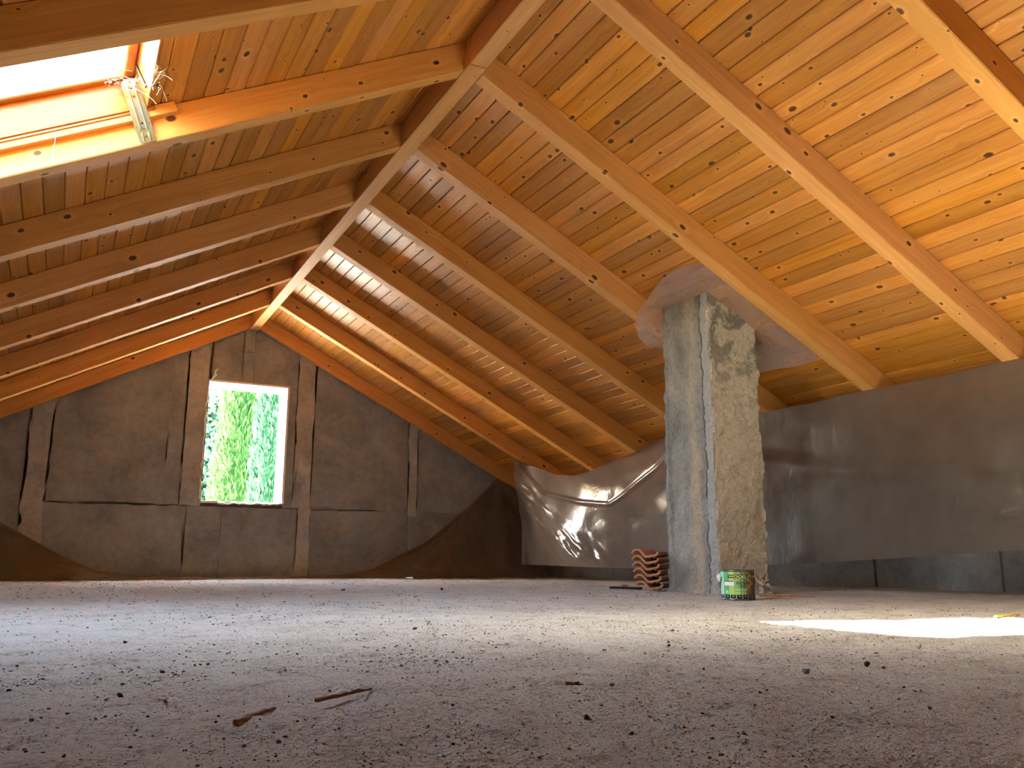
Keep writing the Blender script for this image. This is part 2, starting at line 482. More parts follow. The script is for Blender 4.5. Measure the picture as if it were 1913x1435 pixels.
# masonry core pieces round the opening
def part_world(o):
    """parent already set: keep the mesh in world coordinates"""
    o.matrix_parent_inverse = Matrix.Translation(-o.parent.location)
    return o
core = [((XWL - 0.2, WX0), (-0.3, 5)), ((WX1, XWR + 0.2), (-0.3, 5)), ((WX0, WX1), (-0.3, WZ0)), ((WX0, WX1), (WZ1, 5))]
bm = bmesh.new()
for (xa, xb), (za, zb) in core:
    poly = [(xa, za), (xb, za), (xb, zb), (xa, zb)]
    for c in roof_clip: poly = clip_poly(poly, c)
    n = len(poly)
    v0 = [bm.verts.new((x, D + 0.012, z)) for x, z in poly]; v1 = [bm.verts.new((x, D + WT, z)) for x, z in poly]
    bm.faces.new(v0); bm.faces.new(v1[::-1])
    for i in range(n): bm.faces.new((v0[i], v1[i], v1[(i + 1) % n], v0[(i + 1) % n]))
part_world(bobj('masonry_core', bm, M_JOINT, wall_back))

def jag(a, b, amp, seed, step=0.045):
    """rough edge between two points (a, b in x-z); ends stay put"""
    L = math.hypot(b[0] - a[0], b[1] - a[1]); n = max(1, int(L / step))
    nx, nz = -(b[1] - a[1]) / max(L, 1e-6), (b[0] - a[0]) / max(L, 1e-6)
    pts = []
    for i in range(n):
        tt = i / n
        o = 0 if i == 0 else amp * float(fbm(np.array(tt * L * 7.0), np.array(seed * 3.1), 3, seed))
        pts.append((a[0] + tt * (b[0] - a[0]) + nx * o, a[1] + tt * (b[1] - a[1]) + nz * o))
    return pts
def wall_piece(name, x0, x1, z0, z1, depth, mat, amp=0.013, seed=1):
    corners = [(x0, z0), (x1, z0), (x1, z1), (x0, z1)]
    poly = []
    for i in range(4):
        poly += jag(corners[i], corners[(i + 1) % 4], amp, seed * 7 + i)
    for c in roof_clip: poly = clip_poly(poly, lambda p, c=c: c(p) - 0.003)
    if len(poly) < 3: return None
    return part_world(prism_xz(name, poly, D - depth, D + 0.014, mat, wall_back))
ZJ = 0.935     # rough horizontal joint
g = 0.005
# rendered infill panels, upper row and lower row
wall_piece('infill_panel', XWL, -0.47 - g, ZJ + g, 4.0, 0.0, M_WALL, seed=2)
wall_piece('infill_panel', -0.22 + g, 1.10 - g * 0.5, ZJ + g, 4.2, 0.004, M_WALL, seed=3)
wall_piece('infill_panel', 1.10 + g * 0.3, 1.30 - g, ZJ + g, 4.2, 0.002, M_WALL, seed=4)
wall_piece('infill_panel', WX0 + 0.04, 1.985, WZ1 + 0.01, 4.2, 0.003, M_WALL, 0.005, seed=5)
wall_piece('infill_panel', 2.14, 2.755 - g, WZ1 + 0.005, 4.2, 0.003, M_WALL, 0.006, seed=6)
wall_piece('infill_panel', WX1, 2.755 - g, ZJ + g, WZ1 + 0.002, 0.002, M_WALL, 0.004, seed=7)
wall_piece('infill_panel', 3.00 + g, 4.42 - g, ZJ + g, 4.0, 0.003, M_WALL, seed=8)
wall_piece('infill_panel', 4.565 + g, XWR, ZJ + g, 4.0, 0.001, M_WALL, seed=9)
wall_piece('infill_panel', XWL, -0.30 - g, -0.05, ZJ - g, 0.002, M_WALL, seed=10)
wall_piece('infill_panel', -0.30 + g, 1.40 - g * 0.5, -0.05, ZJ - g, 0.000, M_WALL, seed=11)
wall_piece('infill_panel', 1.40 + g * 0.5, 1.84 - g, -0.05, ZJ - g, 0.006, M_WALL, 0.006, seed=12)
wall_piece('infill_panel', 1.84 + g, 2.83 - g * 0.5, -0.05, ZJ - g, 0.003, M_WALL, 0.006, seed=13)
wall_piece('infill_panel', 3.02 + g * 0.3, 4.44 - g * 0.3, -0.05, ZJ - g, 0.002, M_WALL, seed=14)
wall_piece('infill_panel', 4.55 + g * 0.3, XWR, -0.05, ZJ - g, 0.001, M_WALL, seed=15)
# pale mortar over the concrete posts
wall_piece('mortar_strip', -0.47 + g, -0.22 - g, 0.40, 4.0, 0.016, M_POST, 0.022, seed=21)
wall_piece('mortar_strip', 1.30 + g * 0.4, WX0 + 0.005, ZJ, 4.0, 0.017, M_POST, 0.016, seed=22)
wall_piece('mortar_strip', 2.755 + g * 0.4, 3.00 - g, ZJ, 4.0, 0.015, M_POST, 0.018, seed=23)
wall_piece('mortar_strip', 2.83 + g * 0.5, 3.02 - g, -0.05, ZJ, 0.010, M_POST, 0.010, seed=24)
wall_piece('mortar_strip', 4.42 + g, 4.565 - g, ZJ - 0.06, 4.0, 0.014, M_POST, 0.018, seed=25)
wall_piece('mortar_strip', 4.44 + g, 4.55 - g, 0.2, ZJ - 0.06, 0.007, M_WALL, 0.012, seed=26)
wall_piece('infill_panel', 1.989, 2.136, WZ1 + 0.012, 3.045, 0.002, M_WALL, 0.004, seed=28)
wall_piece('ridge_padstone', 1.995, 2.13, 3.05, 4.2, 0.010, M_WALL, 0.004, seed=27)

def side_wall(name, x0, x1, zt, label):
    o = box(name, (x0, YB - 0.3, -0.02), (x1, D + WT, zt), M_WALL)
    return tag(o, label, 'wall', kind='structure')
wr = side_wall('wall_right', XWR, XWR + 0.3, zR(XWR) + DEP - 0.01, 'low grey rendered knee wall behind the hanging sheet')
side_wall('wall_left', XWL - 0.3, XWL, zL(XWL) + DEP - 0.01, 'low grey rendered knee wall under the skylight slope')
# plaster bays of the knee wall with vertical joints
yj = [2.0, 3.6, 4.62, 5.9, 7.4, 8.9, 10.4, D - 0.02]
for i in range(len(yj) - 1):
    bm = bmesh.new()
    add_box(bm, (XWR - 0.012 - 0.004 * (i % 2), yj[i] + 0.012, -0.02), (XWR + 0.005, yj[i + 1] - 0.012, zR(XWR) + 0.1), 0.004)
    bobj('render_bay', bm, M_WALL, wr)
poly = [(XWL - 0.2, -0.02), (XWR + 0.2, -0.02), (XWR + 0.2, 5), (XWL - 0.2, 5)]
for c in roof_clip: poly = clip_poly(poly, c)
tag(prism_xz('wall_front', poly, YB - 0.3, YB, M_WALL), 'plain grey rendered gable wall at the other end of the attic', 'wall', kind='structure')

# gable window opening: reveals, sill, rough plaster beads
win1 = empty('window_1', ((WX0 + WX1) / 2, D, WZ0))
tag(win1, 'unglazed rectangular window opening with bright white reveals in the gable wall', 'window', kind='structure')
def wpart(name, lo, hi, mat=M_REVEAL, bev=0.004):
    return part_world(box(name, lo, hi, mat, win1, bev))
wpart('jamb', (WX0 - 0.02, D - 0.006, WZ0 - 0.01), (WX0 + 0.012, D + WT + 0.02, WZ1 + 0.01))
wpart('jamb', (WX1 - 0.012, D - 0.006, WZ0 - 0.01), (WX1 + 0.02, D + WT + 0.02, WZ1 + 0.01))
wpart('lintel', (WX0 - 0.02, D - 0.004, WZ1 - 0.012), (WX1 + 0.02, D + WT + 0.02, WZ1 + 0.02))
wpart('sill', (WX0 - 0.02, D - 0.004, WZ0 - 0.03), (WX1 + 0.02, D + WT + 0.06, WZ0))
def bead(name, pts, r):
    bm = bmesh.new()
    tube(bm, pts, r, 7)
    return part_world(bobj(name, bm, M_REVEAL, win1, True))
rs = random.Random(3)
pts = [(WX0 - 0.006 + rs.uniform(-0.012, 0.008), D - 0.010, WZ0 + 0.02 + i * 0.05) for i in range(31)]
bead('plaster_bead', pts, [rs.uniform(0.006, 0.016) for _ in pts])
pts = [(1.78 + i * 0.045, D - 0.014, WZ0 - 0.035 + rs.uniform(-0.010, 0.010) + 0.0006 * i) for i in range(20)]
bead('foam_bead', pts, [rs.uniform(0.008, 0.019) for _ in pts])
pts = [(WX0 + 0.03 + rs.uniform(-0.02, 0.03) + 0.012 * i, D - 0.012, WZ1 + 0.02 + 0.03 * i) for i in range(6)]
bead('plaster_bead', pts, [rs.uniform(0.006, 0.02) for _ in pts])

# ------------------------------------------------------------------ the ceiling of boards
aR, aL = math.atan(MRs), math.atan(MLs)
cR, sR, cL, sL = math.cos(aR), math.sin(aR), math.cos(aL), math.sin(aL)
PR = Vector((XRID, 0, zR(XRID) + DEP)); PL = Vector((XRID, 0, zL(XRID) + DEP))
MR = Matrix(((cR, 0, sR, PR.x), (0, 1, 0, 0), (-sR, 0, cR, PR.z), (0, 0, 0, 1)))     # x down the slope, z outwards
ML = Matrix(((cL, 0, -sL, PL.x), (0, 1, 0, 0), (sL, 0, cL, PL.z), (0, 0, 0, 1)))     # x up the slope
SKX0, SKX1, SKY0, SKY1 = -1.16, 0.20, 3.585, 4.60                                     # skylight hole (world x, y)
sx = lambda X: (X - XRID) / cL
bm = bmesh.new()
T0, T1 = 0.021, 0.13
def slab(Mx, x0, x1, y0, y1):
    vs = add_box(bm, (x0, y0, T0), (x1, y1, T1))
    for v in vs: v.co = Mx @ v.co
slab(MR, 0.0, (XWR + 0.5 - XRID) / cR, YB - 0.3, D + WT + 0.15)
slab(ML, sx(XWL - 0.5), sx(SKX0), YB - 0.3, D + WT + 0.15)
slab(ML, sx(SKX1), 0.0, YB - 0.3, D + WT + 0.15)
slab(ML, sx(SKX0), sx(SKX1), YB - 0.3, SKY0)
slab(ML, sx(SKX0), sx(SKX1), SKY1, D + WT + 0.15)
ceiling = bobj('ceiling', bm, M_ROOF)
tag(ceiling, 'sloping ceiling of honey coloured knotty pine boards', 'ceiling', kind='structure')

def board_mesh(w_, length):
    c = 0.0052; t = 0.019
    prof = [(c, 0.0), (w_ - c, 0.0), (w_, c), (w_, t), (0.0, t), (0.0, c)]
    vs = [(x, 0.0, z) for x, z in prof] + [(x, length, z) for x, z in prof]
    n = 6
    fs = [tuple(range(n))[::-1], tuple(range(n, 2 * n))] + [(i, (i + 1) % n, (i + 1) % n + n, i + n) for i in range(n)]
    me = bpy.data.meshes.new('board')
    me.from_pydata(vs, [], fs); me.update(); me.materials.append(M_BOARD)
    return me
PITCH = 0.108
mids = [k - RW / 2 for k in RK]
rb = random.Random(11)
YEND = D - 0.001
def put_board(Mx, x0, x1, y0, y1):
    if x1 - x0 < 0.01: return
    wv = x1 - x0 - 0.0030
    o = bpy.data.objects.new('board', board_mesh(wv, y1 - y0 - 0.0015))
    link(o, ceiling)
    o.matrix_world = Mx @ Matrix.Translation((x0, y0, rb.uniform(0.0, 0.0012)))
def segs(lo, hi):
    opts = [m for m in mids if lo + 2.0 < m < hi - 1.5]
    rb.shuffle(opts)
    n = 2 if hi - lo > 10 else 1
    cuts = []
    for m in opts:
        if all(abs(m - c) > 2.2 for c in cuts): cuts.append(m)
        if len(cuts) == n: break
    e = [lo] + sorted(cuts) + [hi]
    return list(zip(e[:-1], e[1:]))
i = 0
while True:                                             # right slope
    xa = max(XRID + 0.001, 2.015 + PITCH * i); xb = min(2.015 + PITCH * (i + 1), XWR + 0.02)
    if xa >= XWR: break
    for a, b in segs(YB, YEND): put_board(MR, (xa - XRID) / cR, (xb - XRID) / cR, a, b)
    i += 1
i = 0
while True:                                             # left slope
    xb = min(XRID - 0.001, 2.20 - PITCH * i); xa = max(2.20 - PITCH * (i + 1), XWL - 0.02)
    if xb <= XWL: break
    if xb > SKX0 and xa < SKX1:
        parts = [(YB, SKY0), (SKY1, YEND)]
        xaa = xa
        if xb > SKX1:                                   # board notched round the skylight: full strip beyond the hole
            put_board(ML, sx(SKX1), sx(xb), SKY0, SKY1)
        if xa < SKX0:
            put_board(ML, sx(xa), sx(SKX0), SKY0, SKY1)
        for lo, hi in parts:
            for a, b in (segs(lo, hi) if hi - lo > 6 else [(lo, hi)]): put_board(ML, sx(xa), sx(xb), a, b)
    else:
        for a, b in segs(YB, YEND): put_board(ML, sx(xa), sx(xb), a, b)
    i += 1

# ------------------------------------------------------------------ rafters and ridge
ordn = ['first', 'second', 'third', 'fourth', 'fifth', 'sixth', 'seventh', 'eighth', 'ninth', 'tenth', 'eleventh', 'twelfth']
def rafter(side, yf, wdt, label):
    y0, y1 = yf - wdt, yf
    if side == 'R':
        xa, xb = XR - 0.0, XWR + 0.0; zb = zR; Mx = MR
    else:
        xa, xb = XWL - 0.0, XL + 0.0; zb = zL; Mx = ML
    corners = [(xa, zb(xa)), (xb, zb(xb)), (xb, zb(xb) + DEP - 0.002), (xa, zb(xa) + DEP - 0.002)]
    base = Matrix.Translation((xa if side == 'L' else xb, (y0 + y1) / 2, zb(xa if side == 'L' else xb)))
    rot = (MR if side == 'R' else ML).to_3x3().to_4x4()
    Wm = base @ rot; inv = Wm.inverted()
    bm = bmesh.new()
    v0 = [bm.verts.new(inv @ Vector((x, y0, z))) for x, z in corners]; v1 = [bm.verts.new(inv @ Vector((x, y1, z))) for x, z in corners]
    bm.faces.new(v0); bm.faces.new(v1[::-1])
    for k in range(4): bm.faces.new((v0[k], v1[k], v1[(k + 1) % 4], v0[(k + 1) % 4]))
    bmesh.ops.bevel(bm, geom=list(bm.edges), offset=0.004, segments=2, affect='EDGES')
    o = bobj('rafter', bm, M_RAFTER)
    o.matrix_world = Wm
    return tag(o, label, 'beam', 'rafters of the bare side' if side == 'R' else 'rafters of the skylight side')
far = list(reversed(RK))
for k, yv in enumerate(far):
    if yv < 1.0: break
    n = ordn[k]
    extra = {4: ', foot hidden by the chimney', 5: ', just before the chimney', 7: ', its side in deep shade', 8: ', overhead beyond the view'}.get(k, '')
    rafter('R', yv, RW, f'pine rafter on the chimney slope, {n} from the gable{extra}')
    extra = {5: ', with a metal bracket', 6: ', bounding the skylight', 7: ', overhead beyond the view', 8: ', farther overhead beyond the view'}.get(k, '')
    rafter('L', yv, RW, f'pine rafter on the skylight slope, {n} from the gable{extra}')
rafter('R', D - 0.016, 0.085, 'reddish pine rafter lying against the gable wall on the chimney slope')
rafter('L', D - 0.016, 0.085, 'reddish pine rafter lying against the gable wall on the skylight slope')
ZB = ZR - 0.018
kx = (ZB - CAM_H) / (ZR - CAM_H)
XLb, XRb = XL * kx, XR * kx
def ridge(y0, y1, dz, label):
    top = min(zR(XR), zL(XL)) + DEP - 0.004
    zc = zR(XRID) + DEP - 0.006
    x0, x1 = XLb + 0.0, XRb + 0.0
    prof = [(x0, ZB + dz), (x1, ZB + dz), (XR, zR(XR) + DEP - 0.004), (XRID, zc), (XL, zL(XL) + DEP - 0.004)]
    bm = bmesh.new()
    cx_, cz_ = XRID, ZB
    v0 = [bm.verts.new((x - cx_, 0, z - cz_)) for x, z in prof]; v1 = [bm.verts.new((x - cx_, y1 - y0, z - cz_)) for x, z in prof]
    bm.faces.new(v0); bm.faces.new(v1[::-1])
    for k in range(5): bm.faces.new((v0[k], v1[k], v1[(k + 1) % 5], v0[(k + 1) % 5]))
    bmesh.ops.bevel(bm, geom=list(bm.edges), offset=0.004, segments=1, affect='EDGES')
    o = bobj('ridge_beam', bm, M_RIDGE)
    o.location = (cx_, y0, cz_)
    return tag(o, label, 'beam', 'ridge beams')
YJ = 4.55
ridge(YJ + 0.002, D - 0.01, 0.0, 'long pine ridge beam running from the joint to the gable wall')
ridge(YB, YJ - 0.002, 0.004, 'pine ridge beam from the joint to the top edge, nearer piece of the two')

# ------------------------------------------------------------------ skylight
win2 = bpy.data.objects.new('window_2', None); link(win2)
SKO = ML @ Vector((sx(SKX0), (SKY0 + SKY1) / 2, 0.0))
MW2 = ML.to_3x3().to_4x4(); MW2.translation = SKO
win2.matrix_world = MW2
tag(win2, 'roof skylight with varnished pine lining and glazed sash between two rafters', 'window', kind='structure')
LS = (SKX1 - SKX0) / cL; HW = (SKY1 - SKY0) / 2
def spart(name, lo, hi, mat=M_LINING, bev=0.003):
    return box(name, lo, hi, mat, win2, bev)
TH = 0.022; NH = 0.20
spart('lining_board', (0, HW - TH, -0.015), (LS, HW - 0.001, NH))
spart('lining_board', (0, -HW + 0.001, -0.015), (LS, -HW + TH, NH))
spart('lining_board', (LS - TH, -HW + TH, -0.015), (LS - 0.001, HW - TH, NH))
spart('lining_board', (0.001, -HW + TH, -0.015), (TH, HW - TH, NH))
FB = 0.055
spart('sash_bar', (TH, HW - TH - FB, NH - 0.055), (LS - TH, HW - TH, NH), M_LINING, 0.006)
spart('sash_bar', (TH, -HW + TH, NH - 0.055), (LS - TH, -HW + TH + FB, NH), M_LINING, 0.006)
spart('sash_bar', (LS - TH - FB, -HW + TH + FB, NH - 0.055), (LS - TH, HW - TH - FB, NH), M_LINING, 0.006)
spart('sash_bar', (TH, -HW + TH + FB, NH - 0.055), (TH + FB, HW - TH - FB, NH), M_LINING, 0.006)
def glass_mat():
    t = NT('skylight_glass')
    tr = t.n('BsdfTransparent'); tr.inputs[0].default_value = (0.93, 0.96, 0.95, 1)
    gl = t.n('BsdfGlossy'); gl.inputs['Roughness'].default_value = 0.02
    fr = t.n('LayerWeight'); fr.inputs[0].default_value = 0.5
    m = t.n('MixShader'); t.l(t.math('MULTIPLY_ADD', t.math('POWER', fr.outputs['Facing'], 5.0), 0.5, 0.03), m.inputs[0]); t.l(tr.outputs[0], m.inputs[1]); t.l(gl.outputs[0], m.inputs[2])
    return t.done(m)
M_GLASS = glass_mat()
spart('pane', (TH + FB - 0.01, -HW + TH + FB - 0.01, NH - 0.02), (LS - TH - FB + 0.01, HW - TH - FB + 0.01, NH - 0.014), M_GLASS, 0)
# roof flashing outside
M_ZINC = plain('zinc', (0.35, 0.35, 0.36), 0.45, 0.9)
spart('flashing', (-0.05, HW + 0.0, T1 + 0.0), (LS + 0.05, HW + 0.06, NH + 0.01), M_ZINC)
spart('flashing', (-0.05, -HW - 0.06, T1), (LS + 0.05, -HW, NH + 0.01), M_ZINC)
# battens under the lining, against the rafter
spart('batten', (-0.25, HW - 0.004, -0.062), (LS + 0.13, HW + 0.042, -0.003), M_RAFTER, 0.003)
spart('batten', (-0.25, HW - 0.012, -0.030), (LS + 0.02, HW - 0.005, -0.004), M_LINING, 0.003)
spart('hinge_strip', (LS - TH - 0.010, HW - 0.19, 0.02), (LS - TH - 0.001, HW - 0.165, NH - 0.06), plain('black_seal', (0.015, 0.014, 0.013), 0.6), 0.002)

# metal bracket on the rafter side
def bracket():
    cu = bpy.data.curves.new('plate', 'CURVE'); cu.dimensions = '2D'; cu.fill_mode = 'BOTH'; cu.extrude = 0.0011
    W2, H2 = 0.044, 0.325
    def spl(pts):
        s = cu.splines.new('POLY'); s.points.add(len(pts) - 1)
        for q, (x, y) in zip(s.points, pts): q.co = (x, y, 0, 1)
        s.use_cyclic_u = True
    spl([(-W2 * 0.8, 0.0), (W2 * 0.8, 0.0), (W2 * 0.95, 0.012), (W2 * 0.95, 0.055), (W2, 0.06), (W2, H2 - 0.02), (W2 - 0.02, H2), (-W2 + 0.02, H2), (-W2, H2 - 0.02), (-W2, 0.06), (-W2 * 0.95, 0.055), (-W2 * 0.95, 0.012)])
    def hole(x, y, r):
        spl([(x + r * math.cos(a * math.pi / 6), y - r * math.sin(a * math.pi / 6)) for a in range(12)])
    for y in (0.07, 0.10, 0.235, 0.275): hole(0.0, y, 0.0062)
    hole(0.0, 0.03, 0.007); hole(0.0, H2 - 0.022, 0.0065)
    for y in (0.095, 0.25, 0.285): hole(0.036, y, 0.0036); hole(-0.036, y - 0.012, 0.0036)
    for x in (-0.034, 0.034): hole(x, 0.018, 0.0032); hole(x, H2 - 0.026, 0.004)
    o = bpy.data.objects.new('plate', cu); COL.objects.link(o)
    dg = bpy.context.evaluated_depsgraph_get()
    me = bpy.data.meshes.new_from_object(o.evaluated_get(dg))
    bpy.data.objects.remove(o)
    t = NT('zinc_plated')
    tc = t.n('TexCoord')
    nz = t.noise(tc.outputs['Object'], 9, 4)
    col = t.ramp(nz, [(0.38, (0.22, 0.19, 0.07)), (0.5, (0.22, 0.22, 0.14)), (0.62, (0.20, 0.24, 0.20))])
    mz = t.done(t.bsdf(col, 0.40, metallic=0.35))
    me.materials.clear(); me.materials.append(mz)
    root = empty('metal_bracket')
    pl = bpy.data.objects.new('plate', me); link(pl, root)
    for x in (-0.017, 0.017):
        for ya, yb in ((0.065, H2 - 0.012), (0.006, 0.052)):
            bm = bmesh.new()
            n = 8; rows = []
            for yy in (ya, ya + 0.012, yb - 0.012, yb):
                hh = 0.0012 if yy in (ya, yb) else 0.0052
                rows.append([bm.verts.new((x + 0.0065 * math.cos(math.pi * k / (n - 1)), yy, 0.0008 + hh * math.sin(math.pi * k / (n - 1)))) for k in range(n)])
            for r1, r2 in zip(rows[:-1], rows[1:]):
                for k in range(n - 1): bm.faces.new((r1[k], r1[k + 1], r2[k + 1], r2[k]))
            bobj('stiffening_rib', bm, mz, pl, True)
    # lower end near (0.21, 4.63, 2.42), upper end near (0.085, 4.60, 2.76)
    lo = Vector((0.212, 4.634, 2.424)); hi = Vector((0.0845, 4.525, 2.7005))
    yv = (hi - lo).normalized(); zv = Vector((0, -1, 0)); zv = (zv - yv * zv.dot(yv)).normalized(); xv = yv.cross(zv)
    Mb = Matrix.Identity(4)
    for a in range(3): Mb[a][0], Mb[a][1], Mb[a][2], Mb[a][3] = xv[a], yv[a], zv[a], lo[a]
    root.matrix_world = Mb
    tag(root, 'perforated zinc-plated steel strap bracket leaning from the skylight batten onto the rafter', 'bracket')
bracket()

# cobwebs in the skylight corner
M_WEB = plain('cobweb', (0.85, 0.84, 0.80), 0.8)
def cobweb(label, centre, spread, n, seed):
    rg = random.Random(seed)
    bm = bmesh.new()
    for _ in range(n):
        p = Vector(centre) + Vector([rg.uniform(-s, s) for s in spread])
        pts = [p.copy()]
        dvec = Vector([rg.uniform(-s, s) for s in spread]) * 0.35
        for k in range(7):
            dvec += Vector([rg.uniform(-s, s) for s in spread]) * 0.22
            p = p + dvec * 0.5
            pts.append(p.copy())
        tube(bm, pts, rg.uniform(0.0004, 0.0010), 3)
    for _ in range(n // 2):
        p = Vector(centre) + Vector([rg.uniform(-s, s) for s in spread])
        bmesh.ops.create_icosphere(bm, subdivisions=1, radius=rg.uniform(0.001, 0.0025), matrix=Matrix.Translation(p))
    bmesh.ops.translate(bm, verts=bm.verts, vec=-Vector(centre))
    o = bobj('cobweb', bm, M_WEB)
    o.location = centre
    return tag(o, label, 'cobweb', 'cobwebs at the skylight', )
cobweb('tangled white cobweb across the upper corner of the skylight sash', ML @ Vector((sx(SKX1) - 0.12, SKY1 - 0.14, 0.09)), (0.07, 0.06, 0.03), 22, 1)
cobweb('thick white cobweb hanging on the skylight edge beside the ceiling boards', ML @ Vector((sx(SKX1) + 0.0, SKY1 - 0.36, -0.02)), (0.025, 0.10, 0.018), 20, 2)
bm = bmesh.new()
tube(bm, [(0, 0, 0), (0.004, -0.004, -0.05), (-0.002, -0.012, -0.11), (0.006, -0.016, -0.17)], 0.0012, 4)
o = bobj('cobweb', bm, M_WEB); o.location = (-0.22, 4.595, 2.36)
tag(o, 'single thin cobweb thread dangling from the batten in front of the rafter', 'cobweb', 'cobwebs at the skylight')

# ------------------------------------------------------------------ chimney
CX0, CX1, CY0, CY1 = 4.476, 4.982, 5.222, 5.820
def chimney():
    P = []
    nz, nu, nv = 110, 24, 28
    ring = [(CX0 + (CX1 - CX0) * i / nu, CY0, 0) for i in range(nu)] + [(CX1, CY0 + (CY1 - CY0) * i / nv, 1) for i in range(nv)] + \
           [(CX1 - (CX1 - CX0) * i / nu, CY1, 2) for i in range(nu)] + [(CX0, CY1 - (CY1 - CY0) * i / nv, 3) for i in range(nv)]
    nr = len(ring)
    verts = []
    for k in range(nz + 1):
        t = k / nz
        for j, (x, y, sd) in enumerate(ring):
            zt = zR(x) + DEP - 0.002
            z = -0.03 + (zt + 0.03) * t
            nx = -1 if x < CX0 + 1e-6 else (1 if x > CX1 - 1e-6 else 0)
            ny = -1 if y < CY0 + 1e-6 else (1 if y > CY1 - 1e-6 else 0)
            uc = x * 1.0 + y
            d = 0.0035 * float(fbm(np.array(uc * 4 + sd), np.array(z * 4), 2, 4)) + 0.0045 * float(fbm(np.array(uc * 26 + sd), np.array(z * 26), 2, 9))
            if nx and ny:
                d = -0.004 + 0.011 * float(fbm(np.array(z * 13), np.array(sd * 5.0), 4, 31))
            # ragged render coat edges on the left face: proud strips at both corners
            if nx == -1 and not ny:
                e = min(y - CY0, (CY1 - y) * 2.4)
                wv = 0.085 + 0.03 * float(fbm(np.array(z * 4.5), np.array(1.0), 3, 77))
                if e > wv: d -= 0.012
            # mortar foot spreading at the bottom
            d += 0.018 * max(0.0, 1 - z / 0.07) ** 2 if z > -0.02 else 0.018
            verts.append((x + nx * d, y + ny * d + (0.045 * max(0.0, 1 - z / 1.9) if ny == 1 else 0.0), min(z, zt)))
    faces = []
    for k in range(nz):
        for j in range(nr):
            a = k * nr + j; b = k * nr + (j + 1) % nr
            faces.append((a, b, b + nr, a + nr))
    faces.append(tuple(range(nz * nr, (nz + 1) * nr)))
    faces.append(tuple(range(nr - 1, -1, -1)))
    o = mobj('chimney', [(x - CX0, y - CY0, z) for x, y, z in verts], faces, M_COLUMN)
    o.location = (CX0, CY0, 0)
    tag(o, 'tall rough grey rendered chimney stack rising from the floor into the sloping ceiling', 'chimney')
chimney()

# ------------------------------------------------------------------ plastic sheets
def interp(tab):
    a = np.array(tab); o = np.argsort(a[:, 0]); a = a[o]
    return lambda v: np.interp(v, a[:, 0], a[:, 1])
def seg_dist(Y, Z, pts):
    best = np.full(Y.shape, 9.0)
    for (a, b), (c, d) in zip(pts[:-1], pts[1:]):
        dx, dy = c - a, d - b
        t = np.clip(((Y - a) * dx + (Z - b) * dy) / (dx * dx + dy * dy), 0, 1)
        best = np.minimum(best, np.hypot(Y - a - t * dx, Z - b - t * dy))
    return best
XS = 5.64
def sheet_left():
    top = interp([(10.66, 1.617), (10.2, 1.50), (9.66, 1.345), (9.2, 1.29), (8.8, 1.31), (8.33, 1.40), (7.98, 1.43), (7.36, 1.535), (6.75, 1.612)])
    bot = interp([(10.52, 0.195), (9.4, 0.18), (8.35, 0.163), (7.4, 0.161), (6.75, 0.19)])
    n, m = 190, 90
    yv = np.linspace(10.66, 6.72, n)[:, None] * np.ones((1, m)); tv = np.ones((n, 1)) * np.linspace(0, 1, m)[None, :]
    yy = yv - 0.14 * np.clip((yv - 9.7) / 0.96, 0, 1) * tv
    zz = top(yv) * (1 - tv) + bot(yy) * tv
    x = 0.03 * fbm(yy * 1.1, zz * 1.3, 3, 5)
    d1 = seg_dist(yy, zz, [(10.62, 1.58), (9.9, 1.12), (9.1, 0.96), (8.55, 0.90), (8.0, 1.12), (7.55, 1.30), (6.9, 1.58)])
    x -= 0.022 * np.exp(-(d1 / 0.022) ** 2) + 0.005 * np.exp(-(d1 / 0.14) ** 2)
    d2 = seg_dist(yy, zz, [(10.62, 1.5), (10.25, 1.0), (9.75, 0.62), (9.1, 0.34), (8.6, 0.2)])
    x -= 0.09 * np.exp(-(d2 / 0.26) ** 2)
    k_ = np.clip((9.5 - yy) / 1.7, 0, 1); k_ = k_ * k_ * (3 - 2 * k_)
    x += 0.34 * k_ * np.sqrt(tv) * (1 - 0.25 * tv)
    x += 0.020 * np.exp(-(d2 / 0.20) ** 2) * fbm((yy * 0.84 + zz * 0.54) * 2.6, (yy * -0.54 + zz * 0.84) * 13, 3, 15)
    # hangs in a fold from its corner
    x -= 0.06 * np.exp(-((yv - 10.62) / 0.07) ** 2) * tv
    o = grid_obj('plastic_sheet', np.stack([XS + x - XS, yy - 8.7, zz], -1), M_SHEET)
    o.location = (XS, 8.7, 0)
    tag(o, 'glossy clear plastic sheet sagging from the rafters between gable wall and chimney', 'plastic sheet', 'hanging plastic sheets')
sheet_left()
